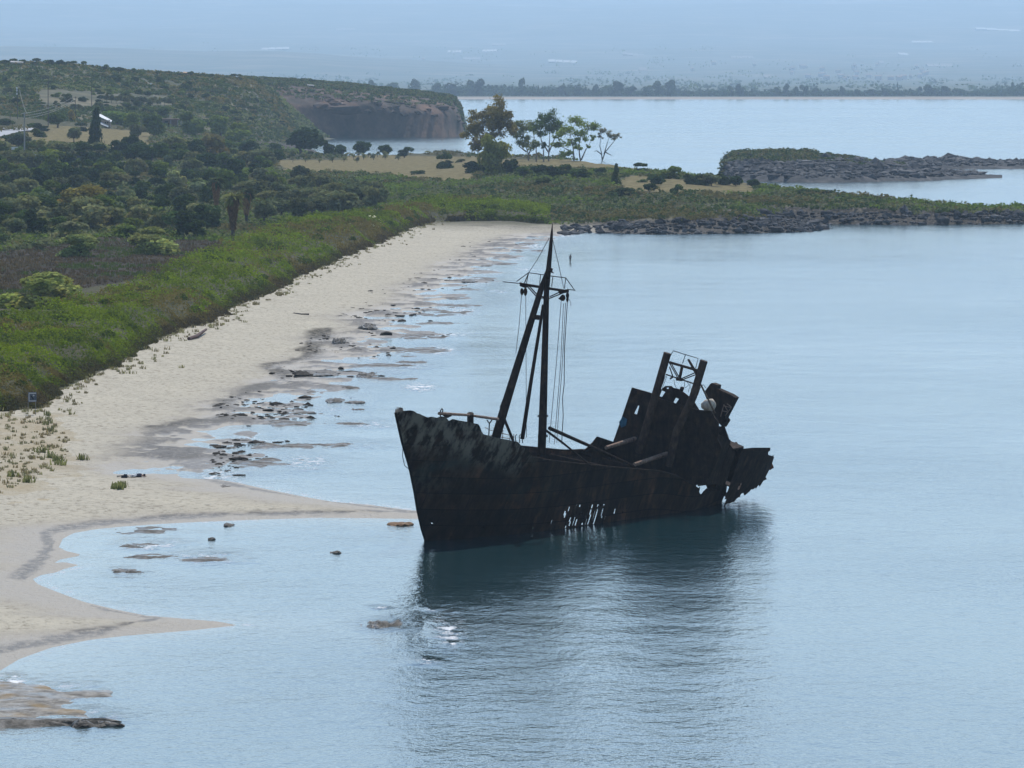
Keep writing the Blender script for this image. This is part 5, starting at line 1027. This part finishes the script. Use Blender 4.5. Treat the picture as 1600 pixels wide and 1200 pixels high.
LIE = [(0,0,.14,.15),(.28,.02,.15,.16),(.52,.03,.16,.13),(.62,.03,.16,.06),(.78,.02,.16,.105),(-.14,.1,.12,.1),(-.52,.16,.10,.07),(-.92,.14,.07,.05),(-.14,-.1,.12,.1),(-.50,-.16,.13,.07),(-.90,-.12,.07,.05),(.54,.22,.12,.06),(.74,.34,.08,.045),(.95,.22,.06,.04),(.54,-.2,.12,.06),(.72,-.34,.08,.045),(.94,-.24,.06,.04),(-1.06,.16,.10,.035),(-1.04,-.14,.10,.035)]
LE = SE[:-2]+[(7,17),(10,18)]
p1 = person('person', lp, .25, LIE, LE, 'person lying on the sand in grey top and white patterned shorts, dark hair', [M['skin']])
MB().tube([(.08,.01,.15),(.3,.02,.16),(.52,.03,.16),(.58,.03,.16)], [.17,.19,.17,.09], 12).build('top', M['grey_cloth'], p1); MB().tube([(.72,.02,.17),(.82,.02,.18),(.90,.02,.17)], [.10,.125,.05], 10).build('hair', M['hair'], p1)
M['pattern'] = simple('patterned_cloth', (.75, .74, .7), (.10, .10, .11), scale=5); M['pattern'].node_tree.nodes['Color Ramp'].color_ramp.elements[0].position = .52; M['pattern'].node_tree.nodes['Color Ramp'].color_ramp.elements[1].position = .56
x = MB().tube([(.08,0,.14),(-.08,0,.14)], [.17,.18], 10)
x.tube([(-.05,.1,.13),(-.42,.15,.11)], [.125,.10], 9); x.tube([(-.05,-.1,.13),(-.42,-.15,.12)], [.125,.10], 9); x.build('shorts', M['pattern'], p1)
o = empty('towel', lp+Vector((-.55, -.55, .03)), .25); tag(o, 'crumpled white towel with dark marks beside the lying person', 'towel')
V = []; nx, ny = 16, 10
for i in range(nx):
    for j in range(ny): V.append((i*.09-.7, j*.07-.3, .03+.16*float(fbm(np.array(i*.5), np.array(j*.6+4), 1.3, 2))))
me = bpy.data.meshes.new('cloth'); me.from_pydata(V, [], [(i*ny+j, (i+1)*ny+j, (i+1)*ny+j+1, i*ny+j+1) for i in range(nx-1) for j in range(ny-1)]); me.materials.append(M['pattern']); link('cloth', me, o)
o = MB().box((0, 0, .12), (.55, .3, .24)).box((.1, .02, .28), (.3, .2, .12)).build('bag', M['dark_cloth']); o.location = lp+Vector((-.95, -1.2, 0)); tag(o, 'small dark bag at the feet of the lying person', 'bag')
o = MB().tube([(-.2,0,.05),(.25,.06,.1)], [.09,.05], 7).build('bottle', M['cream']); o.location = lp+Vector((-1.5, .2, .02)); tag(o, 'white bottle on the sand left of the lying person', 'bottle')
# ---------------------------------------------------------------- beach sign, driftwood
M['board'] = simple('faded_board', (.10, .12, .15), (.07, .085, .11), scale=1.5); M['post'] = simple('grey_post', (.30, .28, .25), (.2, .19, .17)); M['ink'] = simple('dark_ink', (.03, .035, .045)); M['pale'] = simple('pale_sign', (.42, .43, .45), (.36, .37, .40))
bp_ = hit(50, 648); sg_ = empty('beach_sign', bp_, .1); tag(sg_, 'weathered notice board on two posts at the foot of the dune scrub', 'sign'); k = 1/ppm(bp_.y)
for px in (43.8, 55.5): MB().tube([((px-50)*k, 0, -.2), ((px-50)*k+.03, 0, (648-612)*k)], .035, 6).build('post', M['post'], sg_)
MB().box((.05, -.06, 27.5*k), (13*k, .05, 15.5*k)).build('board', M['board'], sg_)
MB().box((.05, -.10, 33.5*k), (11.5*k, .03, 2*k)).box((-4.5*k, -.10, 27.5*k), (1.4*k, .03, 11*k)).box((.05, -.10, 21.5*k), (11.5*k, .03, 1.6*k)).box((2.6*k, -.10, 30*k), (2.5*k, .03, 2.2*k)).build('pale_panel', M['pale'], sg_)
MB().slab([(-2.2*k, -.09, 29*k), (-.6*k, -.09, 30*k), (3.2*k, -.09, 24.5*k), (1.8*k, -.09, 23.5*k)], (0, .03, 0)).box((4.6*k, -.09, 33*k), (1.6*k, .035, 3*k)).build('lettering', M['ink'], sg_)
p = hit(308, 529); q = hit(295, 533); r_ = hit(322, 522)
o = MB().tube([Vector(q)-p+Vector((0,0,.2)), Vector((0,0,.32)), Vector(r_)-p+Vector((0,0,.5))], [.22,.26,.16], 9).tube([Vector((.3,2,.3)), Vector((.75,3,.9))], [.1,.05], 6).build('driftwood_log', simple('red_brown_log', (.10, .05, .04), (.06, .035, .03))); o.location = p; tag(o, 'reddish brown log lying where the scrub meets the sand', 'driftwood')
p = hit(471, 492); q = hit(459, 490.5); r_ = hit(483, 493.5)
o = MB().tube([Vector(q)-p+Vector((0,0,.1)), Vector((0,0,.12)), Vector(r_)-p+Vector((0,0,.14))], [.07,.09,.12], 7).build('driftwood_stick', M['twig']); o.location = p; tag(o, 'thin dark stick of driftwood alone on the upper sand', 'driftwood')
# ---------------------------------------------------------------- houses, poles, cars on the slope
M['white_roof'] = simple('white_metal_roof', (.75, .74, .72), (.68, .67, .65), rough=.5); M['wall'] = simple('ochre_wall', (.30, .24, .18), (.24, .19, .15)); M['concrete'] = simple('concrete', (.36, .34, .31), (.28, .27, .25)); M['darkglass'] = simple('window_glass', (.03, .035, .04), rough=.2)
M['red_roof'] = simple('red_brown_roof', (.16, .075, .06), (.11, .06, .05), scale=.8); M['bluewall'] = simple('grey_blue_wall', (.16, .19, .22), (.12, .14, .16)); M['brownwall'] = simple('brown_slab', (.26, .17, .12), (.2, .13, .1))
def house(name, px, py, lab, build, rz=0):
    p = hit(px, py); o = empty(name, p, rz); tag(o, lab, 'house'); build(o, 1/ppm(p.y)); return o
def h1(o, k):
    MB().box((2*k, 3, 6*k), (20*k, 6, 13*k)).build('wall', M['wall'], o)
    MB().slab([(-8*k, 0, 19*k), (-4*k, 7, 21*k), (14*k, 6, 11*k), (14*k, -1, 9.2*k)], (0, 0, .2)).build('roof', M['white_roof'], o)
    MB().slab([(-9*k, -3.5, 9*k), (-6*k, -.2, 10.5*k), (10*k, -.2, 2.8*k), (10*k, -3.5, 1.2*k)], (0, 0, .2)).build('porch_roof', M['white_roof'], o)
    for xx in (5, 8.5): w_ = MB().box((xx*k, -.05, 8*k), (2*k, .1, 2.2*k)).build('window', M['darkglass'], o)
house('house', 160, 200, 'small house with white metal roofs behind the cypress', h1)
def h2(o, k):
    MB().box((0, 4, 9.2*k), (72*k, 10, 2.2*k)).build('roof', M['brownwall'], o); MB().box((-3*k, 5, 4*k), (56*k, 7, 8.2*k)).build('wall', M['brownwall'], o)
    for xx in (31, 26, 15): MB().box((xx*k, -.4, 3.9*k), (1.3*k, .4, 8.4*k)).build('pillar', M['concrete'], o)
    for xx in (-20, -5, 8): MB().box((xx*k, 1.45, 4.6*k), (5*k, .15, 3.6*k)).build('window', M['darkglass'], o)
    MB().box((13*k, 4, 13*k), (1.3*k, .6, 6*k)).build('chimney', M['concrete'], o)
house('flat_roofed_house', 252, 197, 'unfinished brown house with flat roof and pillars', h2)
def h3(o, k):
    MB().slab([(-29*k, -1, 10*k), (-12*k, 0, 12.2*k), (27*k, 0, 7*k), (27*k, -5, 4.5*k), (-2*k, -5, 7.2*k)], (0, 0, .25)).build('roof', M['red_roof'], o)
    MB().box((-4*k, 2, 3.5*k), (44*k, 5, 7*k)).build('wall', M['bluewall'], o); MB().slab([(11*k, -5.2, 5.2*k), (28*k, -5.2, 4.4*k), (28*k, -5.2, 2.6*k), (11*k, -5.2, 3.6*k)], (0, .2, 0)).build('fascia', M['white_roof'], o)
house('low_shed', 146, 250, 'low shed with red brown roof among the trees', h3)
def h4(w, h, roof, wall):
    def f(o, k):
        MB().box((0, 3, h*k*.5), (w*k, 6, h*k)).build('wall', wall, o); MB().slab([(-w*.55*k, -.5, h*k), (w*.55*k, -.5, h*.8*k), (w*.55*k, 6.5, h*1.1*k), (-w*.55*k, 6.5, h*1.4*k)], (0, 0, .25)).build('roof', roof, o)
        MB().box((0, -.06, h*.5*k), (w*.16*k, .1, h*.4*k)).build('window', M['darkglass'], o)
    return f
house('house', 26, 103.5, 'pale house among trees at the left end of the skyline', h4(18, 5, M['concrete'], M['concrete'])); house('house', 291, 118.5, 'tiny orange roofed house on the skyline', h4(9, 4, simple('orange_roof', (.5, .33, .2)), M['wall'])); house('house', 395, 121, 'tiny pale yellow shed right of the orange roofed one on the skyline', h4(14, 2.5, M['wall'], M['wall']))
house('house', 487, 136.5, 'tiny pale hut on the cliff top', h4(10, 3, M['concrete'], M['concrete']))
M['wood_pole'] = simple('wood_pole', (.09, .075, .065), (.06, .05, .045))
poles = {}
for i, (x0, yt, yb, r_, mt, lab) in enumerate([(38.5,176,250,.24,'concrete','pale concrete power pole standing before the road'),(75.5,127,199,.16,'wood_pole','tall brown wooden pole beside the road'),(118,152,190,.14,'wood_pole','wooden pole left of the cypress'),(143.5,136,174,.14,'wood_pole','wooden pole behind the cypress'),(27.5,138,186,.14,'wood_pole','pole with white insulators left of the road'),(16,175,189,.10,'wood_pole','short thin pole at the far left by the road')]):
    p = hit(x0, yb); k = 1/ppm(p.y); h = (yb-yt)*k; o = empty('power_pole', p); tag(o, lab, 'power pole'); poles[i] = p+Vector((0, 0, h))
    MB().tube([(0, 0, -.3), (0, 0, h)], [r_*1.15, r_*.8], 8).build('pole', M[mt], o)
    if i != 5: MB().box((0, 0, h-.4), (2.0, .14, .14)).build('crossarm', M[mt], o)
    if i == 4:
        for zz2 in (0, 4, 9): MB().tube([(-.2, -.2, h-zz2*k-.3), (-.2, -.2, h-zz2*k+.5)], .28, 8).build('insulator', M['white_roof'], o)
    if i == 1: MB().tube([(0, 0, h-.8), (-2.6, 0, h-.6)], .07, 6).build('lamp_arm', M['concrete'], o)
for k_, (a_, b_, dz) in enumerate([(0, 2, 0), (0, 2, -1.6), (0, 2, -.7), (0, 4, -.3)]):
    A_, B_ = poles[a_]+Vector((k_*.6-.9, 0, dz-.3)), poles[b_]+Vector((k_*.6-.9, 0, dz-.3)); pts = [A_.lerp(B_, t_/12)-Vector((0, 0, 3.0*(t_/12)*(1-t_/12)*1.6)) for t_ in range(13)]
    o = MB().tube([q-A_ for q in pts], .05, 5).build('power_line', M['concrete']); o.location = A_; tag(o, 'power line sagging between the poles by the road', 'power line', 'power lines by the road')
M['asphalt'] = simple('asphalt', (.30, .30, .31), (.25, .25, .26), scale=.4, rough=.6); M['car_white'] = simple('white_car_paint', (.75, .75, .76), (.7, .7, .71), rough=.25); M['tyre'] = simple('tyre', (.02, .02, .02))
rp = [hit(*q) for q in ((-30,216),(0,212),(8,208),(20,206),(34,205),(26,201),(38,201.5),(60,203),(76,205))]; mb = MB(); pr = None
for i, q in enumerate(rp):
    t_ = (rp[min(i+1, len(rp)-1)]-rp[max(i-1, 0)]); t_.z = 0; t_.normalize(); s2 = Vector((-t_.y, t_.x, 0))*5.5; mb.v += [tuple(q+s2+ZZ*.35), tuple(q-s2+ZZ*.35)]
    if i: mb.f.append((2*i-2, 2*i-1, 2*i+1, 2*i))
tag(mb.build('road', M['asphalt']), 'grey road bend on the slope at the left edge', 'road', kind='structure')
def car(px, py, rz, lab):
    p = hit(px, py); o = empty('parked_car', p+Vector((0, 0, .9)), rz); tag(o, lab, 'car')
    MB().slab([(-2.1,-.85,.35),(2.1,-.85,.35),(2.15,-.85,.8),(1.3,-.85,.95),(-1.9,-.85,1.0),(-2.15,-.85,.8)], (0,0,0)).v
    b_ = MB().slab([(-2.1,0,.3),(2.1,0,.3),(2.15,0,.75),(1.2,0,.95),(.6,0,1.42),(-1.1,0,1.45),(-1.8,0,1.0),(-2.15,0,.85)], (0,1.7,0)).build('body', M['car_white'], o)
    MB().slab([(1.0,0,.98),(.52,0,1.34),(-1.0,0,1.37),(-1.5,0,1.0)], (0,1.74,0)).build('window', M['darkglass'], o)
    for xx in (-1.3, 1.3):
        for s_ in (-1, 1): MB().tube([(xx, s_*.72, .3), (xx, s_*.9, .3)], .32, 12).build('wheel', M['tyre'], o)
car(42, 254, .4, 'white car half hidden by trees beside the concrete pole'); car(62, 251.5, .1, 'white vehicle under the pale frame among the trees'); car(146, 252.5, 0, 'white car parked in front of the low shed')
p = hit(24, 246); o = empty('billboard', p, 0); tag(o, 'white lettered board above the trees at the far left', 'sign'); k = 1/ppm(p.y)
MB().box((0, 0, 13*k), (11.5*k, .15, 4.2*k)).build('board', M['white_roof'], o); MB().box((3*k, 0, 7.2*k), (6*k, .12, 4.5*k)).build('small_board', M['pale'], o)
for xx in (-4, 4): MB().tube([(xx*k, .1, -.5), (xx*k, .1, 12*k)], .08, 6).build('post', M['post'], o)
p = hit(62.5, 253); o = empty('pale_frame', p, 0); tag(o, 'pale rectangular frame standing over a vehicle', 'frame'); k = 1/ppm(p.y)
MB().box((0, -1, 11*k), (13.5*k, .2, 1.1*k)).box((-6.3*k, -1, 5*k), (.9*k, .2, 11*k)).box((6.3*k, -1, 8*k), (.9*k, .2, 5*k)).build('frame', M['white_roof'], o)
p = hit(236, 138); o = empty('white_marker', p); tag(o, 'small white marker post on the hillside', 'marker'); k = 1/ppm(p.y); MB().box((0, 0, 6*k), (4.5*k, .2, 1.3*k)).build('board', M['white_roof'], o); MB().tube([(0, 0, -.3), (0, 0, 6*k)], .2, 6).build('post', M['white_roof'], o)
o = MB().box((0, 0, 1.1), (9, 2, .14)).box((-4.2, 0, .4), (.2, .2, 1.4)).box((4.2, 0, .4), (.2, .2, 1.4)).build('pergola', M['white_roof']); o.location = hit(612, 341)+Vector((0, 0, 1)); tag(o, 'thin white pergola roof beside the white flowering bush', 'pergola')
# greenhouses shining on the far plain
FX_ = lambda px, py: None
M['dull_plastic'] = simple('dull_plastic', (.2, .19, .17), (.13, .125, .11), scale=.05); M['plastic'] = simple('greenhouse_plastic', (.34, .34, .32), (.2, .2, .19), rough=.6, scale=.05)
def farpoint(px, py):
    dq = np.geomspace(9100, 42000, 3000); j = np.interp
    X_ = (px-800)/F*dq; col = int(np.argmin(np.abs(np.linspace(-1, 1, 240)*.30-(px-800)/F))); zc = np.interp(dq+(X_/900)*35, dd, FZ[:, col]); yy = proj(X_, dq, zc)[1]; i = int(np.argmax(yy <= py)); return Vector((X_[i], dq[i], zc[i]))
for px, py, w, h, t_ in [(430,78,44,2.4,.03),(710,82.5,22,2,0),(765,81.5,23,2.4,.03),(737,93.5,28,1.4,0),(780,71,22,1.2,0),(880,98,46,2,-.05),(990,87,34,1.6,-.1),(1442,67.5,32,2.2,0),(1412,86.5,15,2,-.08),(1378,99,8,1.6,0),(1005,110,12,1.6,0),(1160,91,36,1.2,0),(1560,48,70,2,-.06),(1470,104,40,1.2,0),(1200,122,10,1.6,0),(540,47,30,1.2,0)]:
    p = farpoint(px, py); k = 1/ppm(p.y); mb = MB(); n_ = 4; brt = h > 1.9; h = h*.55
    for q in range(n_):
        x0 = (-.5+q/n_)*w*k; x1 = (-.5+(q+.92)/n_)*w*k; xm = (x0+x1)/2; zz2 = t_*xm
        mb.add([(x0,0,zz2-4),(x0,0,zz2+h*k*.7),(xm,0,zz2+h*k),(x1,0,zz2+h*k*.7),(x1,0,zz2-4),(x0,120,zz2-4),(x0,120,zz2+h*k*.7+8),(xm,120,zz2+h*k+8),(x1,120,zz2+h*k*.7+8),(x1,120,zz2-4)], [(4,3,2,1,0),(0,1,6,5),(1,2,7,6),(2,3,8,7),(3,4,9,8),(5,6,7,8,9)])
    o = mb.build('greenhouse', M['plastic' if brt else 'dull_plastic']); o.location = p; tag(o, 'bright strip of greenhouses on the hazy plain across the bay', 'greenhouse', 'greenhouses across the bay')

M['far_wall'] = simple('far_house_wall', (.50, .47, .42), (.38, .35, .31), scale=.2); M['tile'] = simple('far_roof_tile', (.32, .24, .19), (.27, .20, .16), scale=.2); hr = random.Random(4); hp = None
for k in range(44):
    px, py = (hr.gauss(1330, 90), hr.uniform(102, 127)) if k < 32 else (hr.choice((560, 640, 260, 300, 1100, 1180))+hr.uniform(-25, 25), hr.uniform(96, 112))
    p = farpoint(px, py); sz = hr.uniform(4, 7)
    if hp is None:
        hp = empty('far_house', p); MB().box((0, 0, .8), (2.0, 1.4, 2.2)).build('wall', M['far_wall'], hp); MB().add([(-1.1,-.8,1.9),(1.1,-.8,1.9),(1.1,.8,1.9),(-1.1,.8,1.9),(-1.1,0,2.5),(1.1,0,2.5)], [(0,1,5,4),(2,3,4,5),(0,4,3),(1,2,5)]).build('roof', M['tile'], hp); o = hp
    else:
        o = hp.copy(); COL.objects.link(o); o.location = p
        for ch in list(hp.children): c = ch.copy(); COL.objects.link(c); c.parent = o
    o.scale = (sz*hr.uniform(.7, 1.5), sz, sz*.8); o.rotation_euler = (0, 0, hr.uniform(-.5, .5)); tag(o, 'tiny pale house in the hazy villages across the bay', 'house', 'houses across the bay')
# ---------------------------------------------------------------- haze
hz = MB().box((0, 40500, 870), (52000, 82000, 1756))
mh = bpy.data.materials.new('haze'); mh.use_nodes = True; hN = mh.node_tree.nodes; hL = mh.node_tree.links
hN.remove(hN['Principled BSDF']); vol = hN.new('ShaderNodeVolumePrincipled'); vol.inputs['Color'].default_value = (.57, .77, .98, 1)
vol.inputs['Density'].default_value = HAZE_DENSITY; vol.inputs['Anisotropy'].default_value = .45
hL.new(vol.outputs[0], [n for n in hN if n.type == 'OUTPUT_MATERIAL'][0].inputs['Volume'])
tag(hz.build('haze', mh), 'blue summer haze over the bay', 'haze', kind='stuff')
